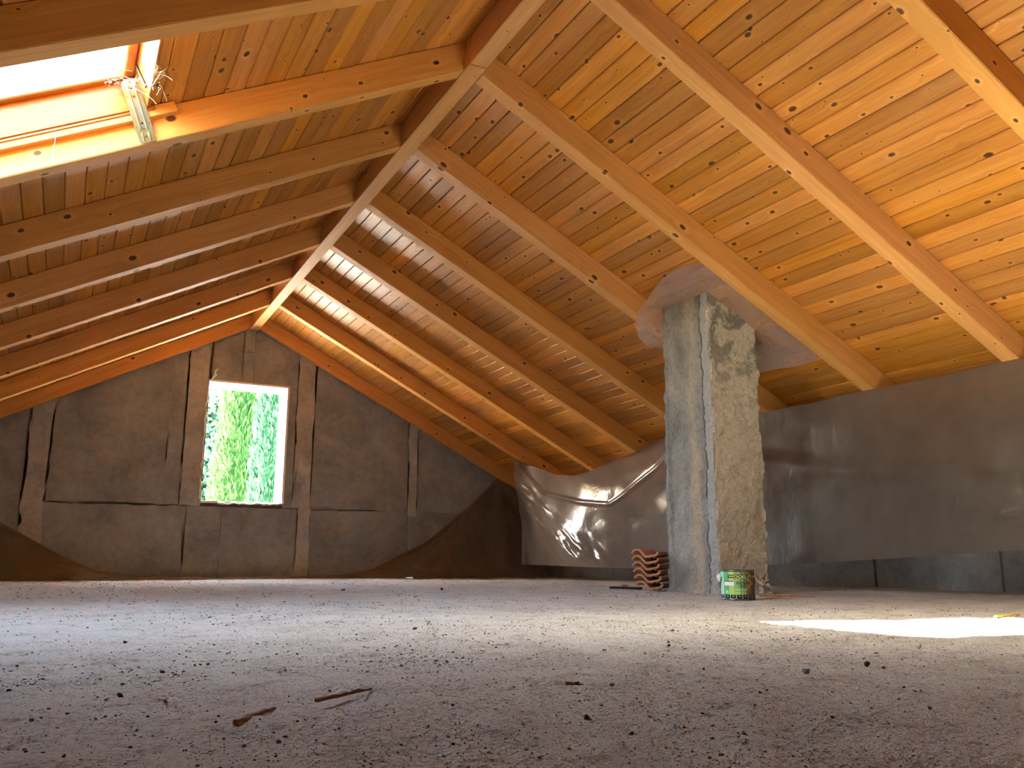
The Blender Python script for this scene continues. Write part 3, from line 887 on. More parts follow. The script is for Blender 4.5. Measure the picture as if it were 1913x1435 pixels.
def sheet_right():
    bot = interp([(6.8, 0.185), (5.96, 0.208), (4.945, 0.253), (4.22, 0.292), (3.57, 0.33), (1.5, 0.42)])
    n, m = 200, 80
    yv = np.linspace(6.85, 1.6, n)[:, None] * np.ones((1, m)); tv = np.ones((n, 1)) * np.linspace(0, 1, m)[None, :]
    dr = np.min(np.abs(yv[..., None] - np.array([k - 0.06 for k in RK])), -1)
    zt = 1.606 - 0.006 + 0.0 * yv - 0.012 * np.clip(dr - 0.08, 0, 1) * 2 + 0.004 * noise2(yv * 6, yv * 0, 3)
    zz = zt * (1 - tv) + bot(yv) * tv
    x = 0.022 * fbm(yv * 0.9, zz * 1.5, 3, 45) * np.clip(tv * 6, 0, 1)
    d1 = seg_dist(yv, zz, [(6.6, 1.32), (5.9, 1.15), (5.0, 0.98), (4.2, 0.90), (3.2, 0.86)])
    x -= 0.022 * np.exp(-(d1 / 0.07) ** 2)
    d2 = seg_dist(yv, zz, [(3.92, 0.80), (4.02, 0.58)])
    d3 = seg_dist(yv, zz, [(3.60, 0.70), (3.72, 0.56), (3.50, 0.55)])
    x -= 0.02 * np.exp(-(d2 / 0.02) ** 2) + 0.02 * np.exp(-(d3 / 0.02) ** 2)
    o = grid_obj('plastic_sheet', np.stack([x + 0.012, yv - 4.2, zz], -1), M_SHEET_DUSTY)
    o.location = (XS, 4.2, 0)
    tag(o, 'dusty translucent plastic sheet hung along the rafters on the far side of the chimney', 'plastic sheet', 'hanging plastic sheets')
sheet_right()
def sheet_gable():
    top = interp([(-2.7, 1.25), (-1.6, 1.05), (-0.653, 0.676), (-0.067, 0.343), (0.417, 0.10), (0.84, 0.045), (1.6, 0.03), (2.8, 0.03), (3.468, 0.045), (3.92, 0.125), (4.714, 0.515), (5.387, 1.05), (5.83, 1.48), (6.2, 1.29), (6.75, 1.02)])
    n, m = 260, 40
    xv = np.linspace(-2.6, 6.7, n)[:, None] * np.ones((1, m)); tv = np.ones((n, 1)) * np.linspace(0, 1, m)[None, :]
    zt = top(xv)
    fl = np.clip(1.0 - zt / 0.5, 0, 1)
    zz = zt * (1 - tv) + 0.012 * tv
    zz = np.maximum(zz, 0.012)
    yo = 0.02 + 0.30 * tv ** 1.5 * (0.4 + 0.6 * np.clip(zt, 0, 1)) + 0.05 * fl * tv
    yo = yo + 0.03 * tv * np.sin(xv * 7 + 2.0 * fbm(xv * 1.5, tv * 2, 2, 3)) + 0.015 * fbm(xv * 5, tv * 3, 3, 12)
    # fan of folds from the nail at x = 5.83
    ang = (xv - 5.83) / (np.abs(1.48 - zz) + 0.12)
    yo = yo + 0.05 * np.sin(ang * 9.0) * tv * np.exp(-((xv - 5.7) / 0.7) ** 2)
    # thick rolled upper edge
    yo = yo + 0.06 * np.exp(-(tv / 0.10) ** 2) * np.clip(zt, 0.2, 1)
    yy = np.minimum(D - 0.02 - yo, D - 0.022)
    zz = zz + 0.012 * fl * (1 + noise2(xv * 6, tv * 5, 21)) * np.sin(tv * math.pi)
    o = grid_obj('plastic_sheet', np.stack([xv - 2.0, yy - D + 0.2, zz], -1), M_SHEET_BROWN)
    o.location = (2.0, D - 0.2, 0)
    tag(o, 'slack brownish plastic sheet drooping to the floor along the foot of the gable wall', 'plastic sheet', 'hanging plastic sheets')
sheet_gable()
def collar():
    """film stapled round the chimney head, lying just under the slope"""
    outer = [(4.20, 5.80, -.02), (4.23, 5.70, .09), (4.20, 5.48, .165), (4.17, 5.23, .175), (4.20, 4.97, .175), (4.29, 4.785, .17), (4.6, 4.775, .15), (4.95, 4.775, .12), (5.27, 4.80, .09), (5.32, 5.05, .07), (5.30, 5.35, .08), (5.24, 5.62, .05), (5.0, 5.80, -.014), (4.66, 5.98, -.02), (4.50, 6.10, -.035), (4.36, 6.03, -.02)]
    inner = [(CX0, CY1), (CX0, 5.55), (CX0, 5.4), (CX0, 5.28), (CX0, CY0), (4.6, CY0), (4.75, CY0), (4.9, CY0), (CX1, CY0), (CX1, 5.35), (CX1, 5.5), (CX1, CY1), (4.85, CY1), (4.7, CY1), (4.6, CY1), (4.5, CY1)]
    n = len(outer); sub = 5
    def smooth_ring(pts, closed=True):
        res = []
        for i in range(len(pts)):
            p0, p1, p2, p3 = [np.array(pts[(i + k) % len(pts)], float) for k in (-1, 0, 1, 2)]
            for s in range(sub):
                t = s / sub
                res.append(0.5 * ((2 * p1) + (-p0 + p2) * t + (2 * p0 - 5 * p1 + 4 * p2 - p3) * t * t + (-p0 + 3 * p1 - 3 * p2 + p3) * t ** 3))
        return res
    O = smooth_ring(outer)
    I = []
    for i in range(n):
        a, b = np.array(inner[i]), np.array(inner[(i + 1) % n])
        for s in range(sub): I.append(a + (b - a) * s / sub)
    m = 10
    P = np.zeros((len(O) + 1, m, 3))
    for i in range(len(O) + 1):
        o3 = O[i % len(O)]; i2 = I[i % len(O)]
        for j in range(m):
            t = j / (m - 1)
            x = o3[0] * (1 - t) + i2[0] * t; y = o3[1] * (1 - t) + i2[1] * t
            inside = 0.03
            off = o3[2] * (1 - t) + (0.188 if y < 5.8 else -0.012) * t + 0.012 * float(noise2(np.array(x * 7), np.array(y * 7), 4)) * math.sin(t * math.pi)
            if y > 5.805: off = min(off, -0.012)
            if t > 0.99:
                x += (-0.004 if x <= CX0 + .01 else 0); y += (-0.004 if y <= CY0 + .01 else 0)
            P[i, j] = (x - CX0, y - CY0, zR(x) + off - 2.2)
    o = grid_obj('plastic_collar', P, M_COLLAR)
    o.location = (CX0, CY0, 2.2)
    tag(o, 'crinkled clear plastic film stapled under the rafters round the chimney head', 'plastic sheet')
collar()

# ------------------------------------------------------------------ roof tiles
M_TILE = concrete('terracotta', (0.46, 0.21, 0.115), (0.58, 0.29, 0.165), (0.66, 0.36, 0.22), 9.0, 0.85, 0.3, 0.006, 90.0, 0.15)
def tile_mesh():
    c = [(0.0, 0.040), (0.006, 0.050), (0.020, 0.0605), (0.040, 0.0625), (0.056, 0.056), (0.070, 0.042), (0.090, 0.016), (0.104, 0.003), (0.118, 0.0), (0.150, 0.004), (0.200, 0.011), (0.212, 0.017), (0.222, 0.030), (0.228, 0.036)]
    th = 0.0168
    nrm = []
    for i in range(len(c)):
        a = c[max(i - 1, 0)]; b = c[min(i + 1, len(c) - 1)]
        dx, dz = b[0] - a[0], b[1] - a[1]; L = math.hypot(dx, dz)
        nrm.append((-dz / L, dx / L))
    up = [(x + nx * th, z + nz * th) for (x, z), (nx, nz) in zip(c, nrm)]
    prof = c + up[::-1]
    bm = bmesh.new()
    n = len(prof); Ln = 0.40
    rings = []
    for y in (0.0, 0.006, 0.03, 0.37, Ln):
        k = 0.0 if y else 0.0015
        rings.append([bm.verts.new((x - 0.114, y, z)) for x, z in prof])
    for a, b in zip(rings[:-1], rings[1:]):
        for i in range(n): bm.faces.new((a[i], a[(i + 1) % n], b[(i + 1) % n], b[i]))
    m = len(c)
    for rg in (rings[0], rings[-1]):
        for i in range(m - 1): bm.faces.new((rg[i], rg[i + 1], rg[n - 2 - i], rg[n - 1 - i]))
    bmesh.ops.recalc_face_normals(bm, faces=bm.faces)
    me = bpy.data.meshes.new('tile_body'); bm.to_mesh(me); bm.free(); me.materials.append(M_TILE)
    bm = bmesh.new()
    add_box(bm, (-0.009, 0.0, -0.010), (0.009, 0.05, 0.003), 0.004)
    bmesh.ops.recalc_face_normals(bm, faces=bm.faces)
    nub = bpy.data.meshes.new('tile_nib'); bm.to_mesh(nub); bm.free(); nub.materials.append(M_TILE)
    return me, nub
tm, tn = tile_mesh()
a_ax = math.radians(53)       # receding direction, measured from the ridge direction towards the knee wall
ax = Vector((math.sin(a_ax), math.cos(a_ax), 0)); wx = Vector((ax.y, -ax.x, 0))
rt = random.Random(5)
tn_ord = ['lowest roof tile of the stack, resting on the floor', 'second roof tile from the bottom of the stack', 'third roof tile from the bottom of the stack', 'fourth roof tile from the bottom of the stack', 'fifth roof tile from the bottom, just under the top one', 'topmost roof tile of the stack']
TILE_O = Vector((4.365, 5.985, 0.0))
for k in range(6):
    root = empty('roof_tile')
    sh = [0.022, 0.010, 0.002, -0.002, -0.004, -0.008][k]
    pos = TILE_O + wx * sh + ax * rt.uniform(-0.006, 0.006) + Vector((0, 0, 0.012 + 0.0515 * k + (0.004 if k else 0)))
    ang = math.atan2(wx.y, wx.x) + rt.uniform(-0.02, 0.02)
    root.matrix_world = Matrix.Translation(pos) @ Matrix.Rotation(ang, 4, 'Z') @ Matrix.Rotation(-0.045, 4, 'Y')
    b = bpy.data.objects.new('tile_body', tm); link(b, root)
    for xx in (0.022, 0.066):
        q = bpy.data.objects.new('tile_nib', tn); link(q, root); q.location = (xx, 0.008 + rt.uniform(0, .01), 0.004 + 0.0025 * (xx > .04))
    tag(root, 'terracotta ' + tn_ord[k] + ' beside the chimney', 'roof tile', 'roof tiles stacked beside the chimney')

def rock_bm(r, seed, sub=2, flat=0.75, ang=0.5):
    rg = random.Random(seed)
    bm = bmesh.new()
    bmesh.ops.create_icosphere(bm, subdivisions=sub, radius=1.0)
    planes = [(Vector((rg.gauss(0, 1), rg.gauss(0, 1), rg.gauss(0, 1))).normalized(), rg.uniform(0.30, 0.75)) for _ in range(10)]
    for v in bm.verts:
        for nrm, dd in planes:
            e = v.co.dot(nrm) - dd
            if e > 0: v.co -= nrm * e * 0.95
        v.co *= 1 + rg.uniform(-0.07, 0.07)
        v.co.z *= flat
    bmesh.ops.scale(bm, verts=bm.verts, vec=(r * rg.uniform(0.9, 1.3), r * rg.uniform(0.8, 1.1), r))
    zmin = min(v.co.z for v in bm.verts)
    bmesh.ops.translate(bm, verts=bm.verts, vec=(0, 0, -zmin))
    return bm
M_ROCK = concrete('grey_mortar_lump', (0.14, 0.125, 0.11), (0.21, 0.19, 0.17), (0.28, 0.26, 0.23), 30, 0.95, 0.5, 0.004, 200)
M_ROCKD = concrete('dark_clod', (0.05, 0.038, 0.03), (0.085, 0.065, 0.05), (0.13, 0.10, 0.08), 30, 0.95, 0.5, 0.004, 200)
M_ROCKP = concrete('pale_chip', (0.40, 0.38, 0.35), (0.50, 0.47, 0.43), (0.58, 0.55, 0.50), 30, 0.95, 0.4, 0.004, 200)
M_ROCKB = concrete('brick_chip', (0.24, 0.10, 0.06), (0.33, 0.15, 0.09), (0.42, 0.21, 0.13), 30, 0.95, 0.4, 0.004, 200)
def stone(x, y, r, mat, label, group=None, flat=0.75, seed=None, name='stone', cat='stone', rz=None):
    seed = seed if seed is not None else int(x * 1000 + y * 77)
    o = bobj(name, rock_bm(r, seed, 2, flat), mat)
    o.location = (x, y, float(floor_h(x, y)) - 0.12 * r)
    o.rotation_euler.z = random.Random(seed).uniform(0, 6.28) if rz is None else rz
    return tag(o, label, cat, group)
# broken tile and dark scrap at the foot of the stack
stone(4.58, 6.62, 0.035, M_ROCKB, 'orange broken tile fragment behind the foot of the tile stack', flat=0.9, seed=4, name='tile_fragment', cat='tile fragment')
bm = bmesh.new(); add_box(bm, (-0.15, -0.03, 0), (0.15, 0.03, 0.018), 0.003)
o = bobj('wood_offcut', bm, plain('charred_wood', (0.02, 0.016, 0.014), 0.8)); o.location = (4.50, 6.50, 0.004); o.rotation_euler.z = math.radians(-62)
tag(o, 'flat black wood offcut poking out from under the tile stack', 'offcut')

# ------------------------------------------------------------------ wood stain can
def can():
    R, H = 0.1055, 0.186
    cxy = Vector((3.908, 4.383, 0.0))
    z0 = float(floor_h(cxy.x, cxy.y)) + 0.002
    root = empty('paint_can', (cxy.x, cxy.y, z0))
    view = math.atan2(-cxy.y, -cxy.x)          # direction from the can to the viewpoint
    cols = {'mint': (0.36, 0.70, 0.48), 'green': (0.12, 0.46, 0.22), 'lime': (0.42, 0.66, 0.16), 'sage': (0.26, 0.46, 0.17), 'dark': (0.085, 0.16, 0.065), 'brown': (0.30, 0.15, 0.03), 'umber': (0.13, 0.06, 0.015), 'black': (0.012, 0.015, 0.010), 'white': (0.82, 0.84, 0.82), 'yellow': (0.80, 0.80, 0.16), 'metal': (0.10, 0.11, 0.09)}
    mats = {k: plain('can_' + k, v, 0.35, 0.0, 0.5) for k, v in cols.items()}
    steel = plain('can_steel', (0.18, 0.18, 0.17), 0.35, 0.8)
    def surf(u, z, r=R):
        """u: signed offset across the front in radians, positive to the viewer's right"""
        a = view + u
        return Vector((r * math.cos(a), r * math.sin(a), z))
    # body: closed wall, bottom and lid rim
    bm = bmesh.new(); n = 72
    prof = [(0.0, 0.0), (R - 0.002, 0.0), (R + 0.0015, 0.001), (R + 0.0015, 0.005), (R, 0.007), (R, H - 0.010), (R + 0.003, H - 0.008), (R + 0.003, H - 0.001), (R - 0.003, H), (R - 0.006, H - 0.006), (R - 0.016, H - 0.007), (0.0, H - 0.007)]
    prev = None
    for (rad, z) in prof:
        ring = [bm.verts.new((rad * math.cos(2 * math.pi * k / n), rad * math.sin(2 * math.pi * k / n), z)) for k in range(n)] if rad > 0 else [bm.verts.new((0, 0, z))]
        if prev:
            for k in range(n):
                k2 = (k + 1) % n
                if len(prev) == 1: bm.faces.new((prev[0], ring[k2], ring[k]))
                elif len(ring) == 1: bm.faces.new((prev[k], prev[k2], ring[0]))
                else: bm.faces.new((prev[k], prev[k2], ring[k2], ring[k]))
        prev = ring
    bobj('can_body', bm, steel, root, True)
    def patch(name, u0, u1, z0_, z1_, mat, lift=0.0004, par=None):
        k = max(2, int(abs(u1 - u0) / 0.06) + 1)
        vs = []
        for i in range(k + 1):
            u = u0 + (u1 - u0) * i / k
            vs += [surf(u, z0_, R + lift), surf(u, z1_, R + lift)]
        fs = [(2 * i, 2 * i + 2, 2 * i + 3, 2 * i + 1) for i in range(k)]
        return mobj(name, vs, fs, mat, par or root, True)
    # printed stripes, angle across the front; sin(u) = fraction of the half width
    X = lambda f: math.asin(max(-1, min(1, f)))
    edges = [(-0.999, -0.80, 'mint'), (-0.80, -0.52, 'green'), (-0.52, -0.20, 'lime'), (-0.20, 0.16, 'sage'), (0.16, 0.50, 'dark'), (0.50, 0.78, 'brown'), (0.78, 0.999, 'umber')]
    for a, b, c in edges:
        patch('label_stripe', X(a) + 0.006, X(b) - 0.006, 0.032, H - 0.012, mats[c])
    # lower halves of the middle stripes are yellower
    for a, b, c in ((-0.52, -0.20, 'lime'), (-0.20, 0.16, 'lime'), (0.16, 0.50, 'sage')):
        patch('label_stripe', X(a) + 0.006, X(b) - 0.006, 0.032, 0.068, mats[c], 0.0007)
    chart = patch('colour_chart', X(-0.999), X(0.999), 0.007, 0.031, mats['black'])
    for f in (-0.78, -0.47, -0.12, 0.24, 0.56, 0.80):
        patch('colour_chart_line', X(f), X(f) + 0.03, 0.008, 0.030, mats['white'], 0.0008, chart)
    for f in (-0.90, -0.64, -0.32, 0.04, 0.38, 0.68):
        patch('colour_chart_text', X(f), X(f) + 0.09, 0.019, 0.024, mats['mint'], 0.0008, chart)
    band = patch('title_band', X(-0.56), X(0.985), H - 0.052, H - 0.030, mats['black'], 0.0009)
    wp = patch('white_panel', X(-0.76), X(-0.22), 0.088, 0.112, mats['white'], 0.0009)
    patch('white_panel_head', X(-0.76), X(-0.26), 0.1125, 0.117, mats['black'], 0.0009, wp)
    patch('small_badge', X(-0.70), X(-0.56), 0.040, 0.058, mats['mint'], 0.0009)
    # small frame at lower middle
    patch('label_rule', X(-0.2), X(0.7), 0.0535, 0.0555, mats['dark'], 0.0010)
    patch('label_rule', X(-0.2), X(0.7), 0.0625, 0.0640, mats['yellow'], 0.0010)
    # hexagon emblem: dark field with pale outline
    hexu = [(-0.22, 0.100), (0.0, 0.128), (0.28, 0.142), (0.60, 0.128), (0.84, 0.100), (0.55, 0.072), (0.28, 0.062), (0.0, 0.074)]
    vs = [surf(X(f), z, R + 0.0010) for f, z in hexu] + [surf(X(0.28), 0.1, R + 0.0012)]
    emb = mobj('emblem_field', vs, [(i, (i + 1) % 8, 8) for i in range(8)], mats['sage'], root)
    for i in range(8):
        a, b = hexu[i], hexu[(i + 1) % 8]
        k = 6; v2 = []
        dx, dz = (b[0] - a[0]) * R, b[1] - a[1]; L = math.hypot(dx, dz); nx, nz = -dz / L * 0.0013, dx / L * 0.0013
        for s in range(k + 1):
            f = a[0] + (b[0] - a[0]) * s / k; z = a[1] + (b[1] - a[1]) * s / k
            v2 += [surf(X(f + nx / R), z + nz, R + 0.0014), surf(X(f - nx / R), z - nz, R + 0.0014)]
        mobj('emblem_outline', v2, [(2 * s, 2 * s + 2, 2 * s + 3, 2 * s + 1) for s in range(k)], mats['mint'], emb)
    def text(name, body, f0, f1, z, size, mat, par, stretch=1.0):
        cu = bpy.data.curves.new(name, 'FONT'); cu.body = body; cu.size = size; cu.offset = size * 0.018
        o = bpy.data.objects.new(name, cu); COL.objects.link(o)
        dg = bpy.context.evaluated_depsgraph_get()
        me = bpy.data.meshes.new_from_object(o.evaluated_get(dg))
        bpy.data.objects.remove(o)
        xs_ = [v.co.x for v in me.vertices]; x0, x1 = min(xs_), max(xs_)
        bm = bmesh.new(); bm.from_mesh(me)
        bmesh.ops.triangulate(bm, faces=bm.faces)
        u0, u1 = f0, f1
        for v in bm.verts:
            t = (v.co.x - x0) / (x1 - x0)
            v.co = surf(u0 + (u1 - u0) * t, z + v.co.y * stretch, R + 0.0017)
        me2 = bpy.data.meshes.new(name); bm.to_mesh(me2); bm.free(); me2.materials.append(mat)
        link(bpy.data.objects.new(name, me2), par)
    text('title_lettering', 'WOOD STAIN', X(-0.52), X(-0.52) + 1.98, H - 0.0485, 0.021, mats['yellow'], band)
    text('emblem_lettering', 'ECOLAC', X(-0.06), X(0.68), 0.098, 0.020, mats['black'], emb)
    # scribbled sprig under the emblem lettering
    bm = bmesh.new()
    for (f0, z0_, f1, z1_) in ((0.12, 0.092, 0.28, 0.080), (0.28, 0.080, 0.36, 0.094), (0.2, 0.086, 0.32, 0.076), (0.30, 0.086, 0.44, 0.093), (0.24, 0.094, 0.20, 0.078)):
        tube(bm, [surf(X(f0), z0_, R + 0.0016), surf(X((f0 + f1) / 2), (z0_ + z1_) / 2 + 0.002, R + 0.0018), surf(X(f1), z1_, R + 0.0016)], 0.0011, 4)
    bobj('emblem_sprig', bm, mats['black'], emb)
    # white plastic handle ear at the left edge and the dark handle wire
    bm = bmesh.new()
    ear = [(0.148, 0.006), (0.160, 0.010), (0.150, 0.020), (0.135, 0.024), (0.122, 0.020), (0.112, 0.012), (0.108, 0.006)]
    u_e = -1.36
    for sgn in (-1, 1): pass
    pts = []
    a_ = [surf(u_e + 0.0, z, R + t) for z, t in [(0.108, 0.001), (0.116, 0.006), (0.128, 0.010), (0.142, 0.010), (0.152, 0.007), (0.160, 0.002)]]
    tube(bm, a_, [0.006, 0.011, 0.015, 0.017, 0.013, 0.006], 10)
    bobj('handle_ear', bm, plain('can_ear', (0.80, 0.83, 0.84), 0.5), root, True)
    bm = bmesh.new()
    wire = []
    for i in range(25):
        s = i / 24.0
        u = -1.30 - s * (2 * math.pi - 2.6 - 0.1) if False else u_e + 0.12 - 0.0 * s
        wire.append(u)
    path = [surf(u_e + 0.14, 0.140, R + 0.004), surf(u_e + 0.17, 0.126, R + 0.004), surf(u_e + 0.08, 0.112, R + 0.004), surf(u_e - 0.02, 0.100, R + 0.004)]
    for i in range(13):
        uu_ = u_e - 0.03 - i * 0.262
        path.append(surf(uu_, 0.098 - 0.075 * math.sin(i / 12 * math.pi), R + 0.005))
    path.append(surf(u_e - math.pi, 0.140, R + 0.004))
    tube(bm, path, 0.0022, 6)
    bobj('handle_wire', bm, plain('can_wire', (0.05, 0.06, 0.05), 0.4, 0.8), root, True)
    tag(root, 'green striped tin of wood stain standing on the floor before the chimney', 'paint can')
can()

# crumpled film at the chimney foot
def crumple():
    n, m = 34, 34
    u = np.linspace(0, 1, n)[:, None] * np.ones((1, m)); v = np.ones((n, 1)) * np.linspace(0, 1, m)[None, :]
    x = 0.045 + 0.085 * u + 0.02 * fbm(u * 4, v * 4, 3, 1); z = 0.008 + 0.15 * v * (1 - 0.5 * u) + 0.02 * fbm(u * 5, v * 5, 3, 2) * v
    y = -0.03 - 0.06 * (1 - v) + 0.045 * fbm(u * 5 + 3, v * 4, 3, 8)
    o = grid_obj('crumpled_plastic', np.stack([x - 0.1, np.minimum(y, -0.02), np.maximum(z, 0.006)], -1), plastic('crumpled_film', (0.78, 0.70, 0.60), 0.12, 0.25, 0.2, 0.3))
    o.location = (CX1 - 0.12, CY0 - 0.015, 0)
    tag(o, 'crumpled scrap of plastic film bunched at the chimney corner behind the tin', 'plastic scrap')
crumple()

# ------------------------------------------------------------------ things lying on the floor
def splinter(a, b, wdt, thick, mat, label, seed, name='wood_splinter', cat='splinter'):
    rg = random.Random(seed)
    a = Vector((a[0], a[1], 0)); b = Vector((b[0], b[1], 0)); L = (b - a).length
    bm = bmesh.new(); k = 12; rows = []
    for i in range(k + 1):
        t = i / k
        x = L * t
        ww = wdt * (0.55 + 0.45 * math.sin(math.pi * min(1, t * 1.6 + 0.25)) if t > 0.55 else 1.0) * rg.uniform(0.8, 1.15)
        hh = thick * rg.uniform(0.8, 1.1) * (1.0 if t < 0.8 else 0.55)
        sk = rg.uniform(-0.15, 0.15) * wdt
        rows.append([bm.verts.new((x, -ww / 2 + sk, 0)), bm.verts.new((x, ww / 2 + sk, 0)), bm.verts.new((x, ww / 2 * 0.8 + sk, hh)), bm.verts.new((x, -ww / 2 * 0.8 + sk, hh * rg.uniform(0.8, 1.2)))])
    for r1, r2 in zip(rows[:-1], rows[1:]):
        for q in range(4): bm.faces.new((r1[q], r1[(q + 1) % 4], r2[(q + 1) % 4], r2[q]))
    bm.faces.new(rows[0]); bm.faces.new(rows[-1][::-1])
    # frayed fibres at the far end
    o = bobj(name, bm, mat)
    o.location = (a.x, a.y, max(float(floor_h(a.x, a.y)), float(floor_h(b.x, b.y))) + 0.001)
    o.rotation_euler.z = math.atan2(b.y - a.y, b.x - a.x)
    return tag(o, label, cat, 'wood scraps on the floor')
splinter((0.266, 1.440), (0.350, 1.556), 0.010, 0.007, M_SPLINT, 'short pale-edged wood splinter on the floor, the smaller of two', 1)
splinter((0.418, 1.546), (0.550, 1.643), 0.008, 0.006, M_SPLINT, 'long thin brown wood splinter on the floor, the longer of two', 2)
splinter((4.345, 4.66), (4.60, 4.40), 0.012, 0.010, M_LINING, 'thin pale wooden stick lying on the floor beside the tin', 3)
splinter((3.74, 2.53), (4.05, 2.62), 0.02, 0.008, plain('yellow_strip', (0.75, 0.5, 0.04), 0.6), 'flat yellow strip at the edge of the sunlit patch', 4)  # a thin yellow line on the floor, modelled as a flat strip
splinter((0.925, 1.555), (0.955, 1.535), 0.010, 0.006, M_SPLINT, 'tiny brown wood chip beside the mortar ridge', 5)

stone(1.507, 1.480, 0.0125, M_ROCK, 'rough grey mortar lump in the open floor below the sunlit patch')
stone(1.742, 1.517, 0.0095, M_ROCKD, 'dark angular stone, larger of a touching pair near the sunlit patch', flat=0.95)
stone(1.765, 1.490, 0.006, M_ROCKD, 'dark pebble, smaller of a touching pair near the sunlit patch')
stone(2.280, 1.798, 0.0125, M_ROCKP, 'pale wedge-shaped cement chip just below the sunlit patch', flat=1.0)
stone(0.768, 1.225, 0.0065, M_ROCKD, 'dark reddish clod beside the mortar ridge')
stone(1.010, 1.515, 0.0055, M_ROCKD, 'small dark clod just beyond the mortar ridge')
stone(0.127, 1.837, 0.0085, M_ROCKD, 'black clod beyond the shorter splinter')
stone(0.10, 1.80, 0.005, M_ROCKB, 'small reddish brick chip by the black clod')
stone(0.700, 1.819, 0.0055, M_ROCK, 'small grey stone beyond the longer splinter')
stone(2.103, 7.107, 0.022, M_ROCKD, 'dark stone lying far back on the floor below the window')
stone(4.45, 4.95, 0.022, M_ROCKP, 'pale mortar lump beside the crumpled film at the chimney foot')
stone(2.9, 6.9, 0.020, M_ROCKD, 'dark pebble on the shaded floor before the sagging sheet')
rg = random.Random(21)
pl = 'small dark pebble lying loose on the dusty floor'
for (x, y, r) in ((0.029, 1.313, .0055), (1.541, 1.253, .0045), (0.199, 1.766, .0045), (0.765, 1.099, .0045), (-0.014, 1.658, .005), (0.62, 1.42, .004), (0.30, 1.30, .0045), (0.52, 1.28, .004), (1.20, 1.30, .004), (1.33, 1.62, .005), (0.90, 2.1, .006), (1.6, 2.1, .007), (0.35, 2.3, .006), (1.15, 1.08, .004), (0.50, 1.75, .004), (2.0, 2.6, .009), (0.2, 2.9, .009), (1.2, 3.1, .010), (1.52, 1.20, .0042), (1.35, 1.05, .0045), (0.98, 1.20, .0038), (2.05, 1.75, .006)):
    stone(x, y, r, M_ROCKD, pl, 'small dark pebbles strewn over the near floor', name='pebble', cat='pebble')

# loose grit, far too much to count
def grit():
    t = (1 + 5 ** 0.5) / 2
    ico = np.array([(-1, t, 0), (1, t, 0), (-1, -t, 0), (1, -t, 0), (0, -1, t), (0, 1, t), (0, -1, -t), (0, 1, -t), (t, 0, -1), (t, 0, 1), (-t, 0, -1), (-t, 0, 1)], float) / 1.902
    ifc = np.array([(0, 11, 5), (0, 5, 1), (0, 1, 7), (0, 7, 10), (0, 10, 11), (1, 5, 9), (5, 11, 4), (11, 10, 2), (10, 7, 6), (7, 1, 8), (3, 9, 4), (3, 4, 2), (3, 2, 6), (3, 6, 8), (3, 8, 9), (4, 9, 5), (2, 4, 11), (6, 2, 10), (8, 6, 7), (9, 8, 1)])
    rs_ = np.random.RandomState(5)
    Pn = []
    def area(n, x0, x1, y0, y1, r0, r1):
        x = rs_.uniform(x0, x1, n * 3); y = rs_.uniform(y0, y1, n * 3)
        d = fbm(x * 2.3, y * 2.3, 3, 51)
        keep = rs_.uniform(-1.1, 1.2, n * 3) < d
        x, y = x[keep][:n], y[keep][:n]
        r = r0 * np.exp(rs_.uniform(0, 1, len(x)) ** 2.2 * math.log(r1 / r0))
        Pn.append(np.stack([x, y, r], -1))
    area(5000, -0.5, 2.6, 0.7, 2.4, 0.0008, 0.0030)
    area(26000, -0.4, 2.2, 0.8, 2.2, 0.0005, 0.0014)
    area(9000, -0.8, 4.6, 2.0, 5.2, 0.0010, 0.0042)
    area(3500, -1.5, 6.0, 4.8, 11.6, 0.002, 0.007)
    P = np.concatenate(Pn)
    inside = (P[:, 0] > CX0 - .02) & (P[:, 0] < CX1 + .02) & (P[:, 1] > CY0 - .02) & (P[:, 1] < CY1 + .02)
    P = P[~inside]
    N = len(P)
    V = ico[None] * (1 + rs_.uniform(-0.3, 0.3, (N, 12, 1)))
    V = V * np.stack([rs_.uniform(0.8, 1.5, N), rs_.uniform(0.8, 1.3, N), rs_.uniform(0.5, 0.9, N)], -1)[:, None, :]
    th = rs_.uniform(0, 6.28, N); c, s = np.cos(th)[:, None], np.sin(th)[:, None]
    V = np.stack([V[..., 0] * c - V[..., 1] * s, V[..., 0] * s + V[..., 1] * c, V[..., 2]], -1) * P[:, None, 2:3]
    base = np.stack([P[:, 0], P[:, 1], floor_h(P[:, 0], P[:, 1]) + P[:, 2] * 0.35], -1)
    V = (V + base[:, None, :]).reshape(-1, 3)
    F = (ifc[None] + (np.arange(N) * 12)[:, None, None]).reshape(-1, 3)
    me = bpy.data.meshes.new('grit')
    me.vertices.add(len(V)); me.vertices.foreach_set('co', V.astype(np.float32).ravel())
    me.loops.add(F.size); me.loops.foreach_set('vertex_index', F.astype(np.int32).ravel())
    me.polygons.add(len(F)); me.polygons.foreach_set('loop_start', np.arange(0, F.size, 3, dtype=np.int32))
    me.update(calc_edges=True); me.validate()
    me.materials.append(M_GRIT)
    o = bpy.data.objects.new('grit', me); link(o)
    tag(o, 'dark grit and mortar crumbs strewn over the dusty floor', 'grit', kind='stuff')
grit()

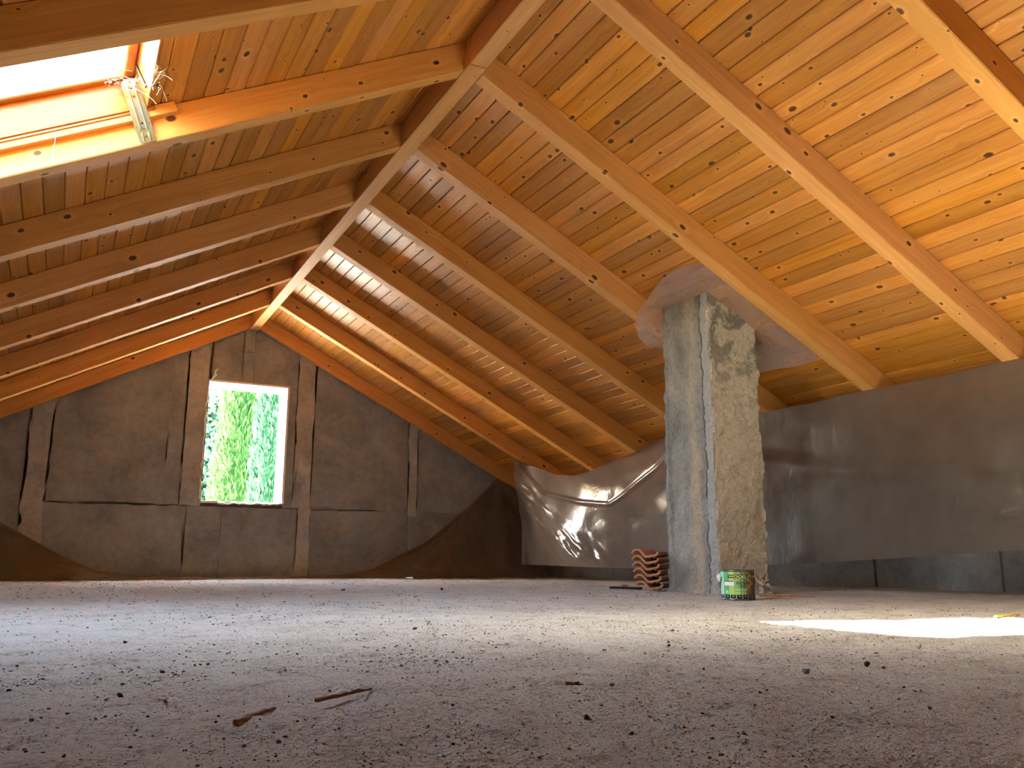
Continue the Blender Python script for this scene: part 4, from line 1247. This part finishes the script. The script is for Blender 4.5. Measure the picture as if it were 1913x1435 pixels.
# ------------------------------------------------------------------ outside
def ground_mat():
    t = NT('pale_gravel'); tc = t.n('TexCoord')
    c = t.ramp(t.noise(tc.outputs['Object'], 0.7, 5), [(0.35, (0.50, 0.48, 0.36)), (0.65, (0.66, 0.63, 0.54))])  # pale gravel tone, raised to bounce more light up through the window
    return t.done(t.bsdf(c, 0.95))
GZ = -3.6
gnd = mobj('ground', [(-60, -40, GZ), (80, -40, GZ), (80, 110, GZ), (-60, 110, GZ)], [(0, 1, 2, 3)], ground_mat())
tag(gnd, 'sunlit garden ground outside the gable window', 'ground', kind='structure')

def leaf_mat(name, a, b):
    t = NT(name)
    g_ = t.n('NewGeometry')
    c = t.ramp(g_.outputs['Random Per Island'], [(0.0, a), (1.0, b)])
    df = t.n('BsdfDiffuse'); tl = t.n('BsdfTranslucent'); m = t.n('MixShader'); m.inputs[0].default_value = 0.35
    t.l(c, df.inputs[0]); t.l(c, tl.inputs[0]); t.l(df.outputs[0], m.inputs[1]); t.l(tl.outputs[0], m.inputs[2])
    return t.done(m)
M_BARK = concrete('bark', (0.10, 0.07, 0.05), (0.15, 0.11, 0.08), (0.2, 0.15, 0.11), 6)
M_CYP = leaf_mat('cypress_leaf', (0.018, 0.06, 0.018), (0.085, 0.175, 0.045))
M_CYP2 = leaf_mat('cypress_leaf_blue', (0.014, 0.055, 0.026), (0.060, 0.15, 0.065))
M_LEAF = leaf_mat('broad_leaf', (0.035, 0.10, 0.065), (0.13, 0.23, 0.12))
def sprays(P, Dv, S, wr_):
    """small pointed leaf sprays as folded diamonds"""
    n = len(P)
    rs_ = np.random.RandomState(n)
    Dv = Dv / np.linalg.norm(Dv, axis=1, keepdims=True)
    R_ = np.cross(Dv, rs_.normal(size=(n, 3))); R_ /= np.linalg.norm(R_, axis=1, keepdims=True)
    N_ = np.cross(Dv, R_)
    v0 = P; v1 = P + Dv * S[:, None] * 0.45 + R_ * (S * wr_)[:, None] + N_ * (S * 0.12)[:, None]
    v2 = P + Dv * S[:, None]; v3 = P + Dv * S[:, None] * 0.45 - R_ * (S * wr_)[:, None] + N_ * (S * 0.12)[:, None]
    V = np.stack([v0, v1, v2, v3], 1).reshape(-1, 3)
    k = np.arange(n) * 4
    F = np.stack([np.stack([k, k + 1, k + 2], -1), np.stack([k, k + 2, k + 3], -1)], 1).reshape(-1, 3)
    return V, F
def cypress(x, y, h0, rb_, label, seed, mat):
    rs_ = np.random.RandomState(seed)
    root = empty('cypress_tree', (x, y, GZ))
    bm = bmesh.new(); tube(bm, [(0, 0, 0), (0.02, 0, 2), (0, 0, h0 * 0.9)], [0.14, 0.1, 0.02], 8)
    bobj('trunk', bm, M_BARK, root, True)
    n = 16000
    z = rs_.uniform(0.3, h0, n); th = rs_.uniform(0, 6.283, n)
    prof = rb_ * np.clip((1 - (z / h0) ** 2.2), 0.02, 1) * np.clip(z / 1.2 + 0.35, 0, 1)
    lump = 1 + 0.16 * noise2(th * 2.2, z * 1.1, seed) + 0.10 * noise2(th * 6, z * 3.5, seed + 1)
    rad = prof * lump * (1 - 0.28 * rs_.uniform(0, 1, n) ** 2)
    P = np.stack([rad * np.cos(th), rad * np.sin(th), z], -1)
    Dv = np.stack([0.35 * np.cos(th), 0.35 * np.sin(th), np.ones(n)], -1) + rs_.normal(size=(n, 3)) * 0.22
    V, F = sprays(P, Dv, rs_.uniform(0.10, 0.24, n), 0.17)
    o = mobj('foliage', V.tolist(), F.tolist(), mat, root); o['kind'] = 'stuff'
    # solid dark core so that the column is not see-through
    m = 24; nz = 30
    zz = np.linspace(0.3, h0 * 0.97, nz)[:, None] * np.ones((1, m)); tt = np.ones((nz, 1)) * np.linspace(0, 2 * math.pi, m)[None]
    pr_ = rb_ * 0.78 * np.clip((1 - (zz / h0) ** 2.2), 0.02, 1) * np.clip(zz / 1.2 + 0.35, 0, 1)
    grid_obj('inner_foliage', np.stack([pr_ * np.cos(tt), pr_ * np.sin(tt), zz], -1), mat, root)
    tag(root, label, 'tree', 'cypress trees outside the window')
cypress(3.87, 23.4, 13.2, 0.64, 'tall columnar green cypress in the middle of the window view', 3, M_CYP)
cypress(4.30, 20.8, 12.2, 0.56, 'tall columnar cypress beside the bright window jamb', 4, M_CYP2)
def broadleaf(x, y, label):
    rs_ = np.random.RandomState(9)
    root = empty('leafy_tree', (x, y, GZ))
    bm = bmesh.new(); tube(bm, [(0, 0, 0), (0.1, 0, 3), (0.0, 0.1, 6), (0.1, 0.0, 9)], [0.22, 0.18, 0.12, 0.05], 8)
    trk = bobj('trunk', bm, M_BARK, root, True)
    V_, F_, off = [], [], 0
    for k in range(170):
        c = np.array([rs_.normal() * 1.1, rs_.normal() * 1.1, rs_.uniform(2.5, 10.5)])
        bm = bmesh.new()
        tube(bm, [(0.05, 0, max(1.0, c[2] - 1.2)), tuple(c * np.array([0.5, 0.5, 1]) - np.array([0, 0, 0.4])), tuple(c)], [0.045, 0.03, 0.012], 5)
        if k < 24: bobj('branch', bm, M_BARK, trk, True)
        else: bm.free()
        n = 190
        P = c + rs_.normal(size=(n, 3)) * np.array([0.42, 0.42, 0.26])
        V, F = sprays(P, rs_.normal(size=(n, 3)) + np.array([0, 0, -0.3]), rs_.uniform(0.12, 0.26, n), 0.34)
        V_.append(V); F_.append(F + off); off += len(V)
    o = mobj('foliage', np.concatenate(V_).tolist(), np.concatenate(F_).tolist(), M_LEAF, root); o['kind'] = 'stuff'
    tag(root, label, 'tree')
broadleaf(4.2, 30.5, 'loose leafy broadleaf tree against the bright sky, left of the cypresses')

# sky portals help the daylight find the two openings
def portal(name, Mw, sx_, sy_):
    l = bpy.data.lights.new(name, 'AREA'); l.shape = 'RECTANGLE'; l.size = sx_; l.size_y = sy_
    l.cycles.is_portal = True
    o = bpy.data.objects.new(name, l); link(o); o.matrix_world = Mw
portal('window_daylight', Matrix.Translation(((WX0 + WX1) / 2, D + WT + 0.03, (WZ0 + WZ1) / 2)) @ Matrix.Rotation(math.radians(-90), 4, 'X'), WX1 - WX0, WZ1 - WZ0)
portal('skylight_daylight', MW2 @ Matrix.Translation((LS / 2, 0, NH + 0.02)), LS - 2 * TH, 2 * (HW - TH))
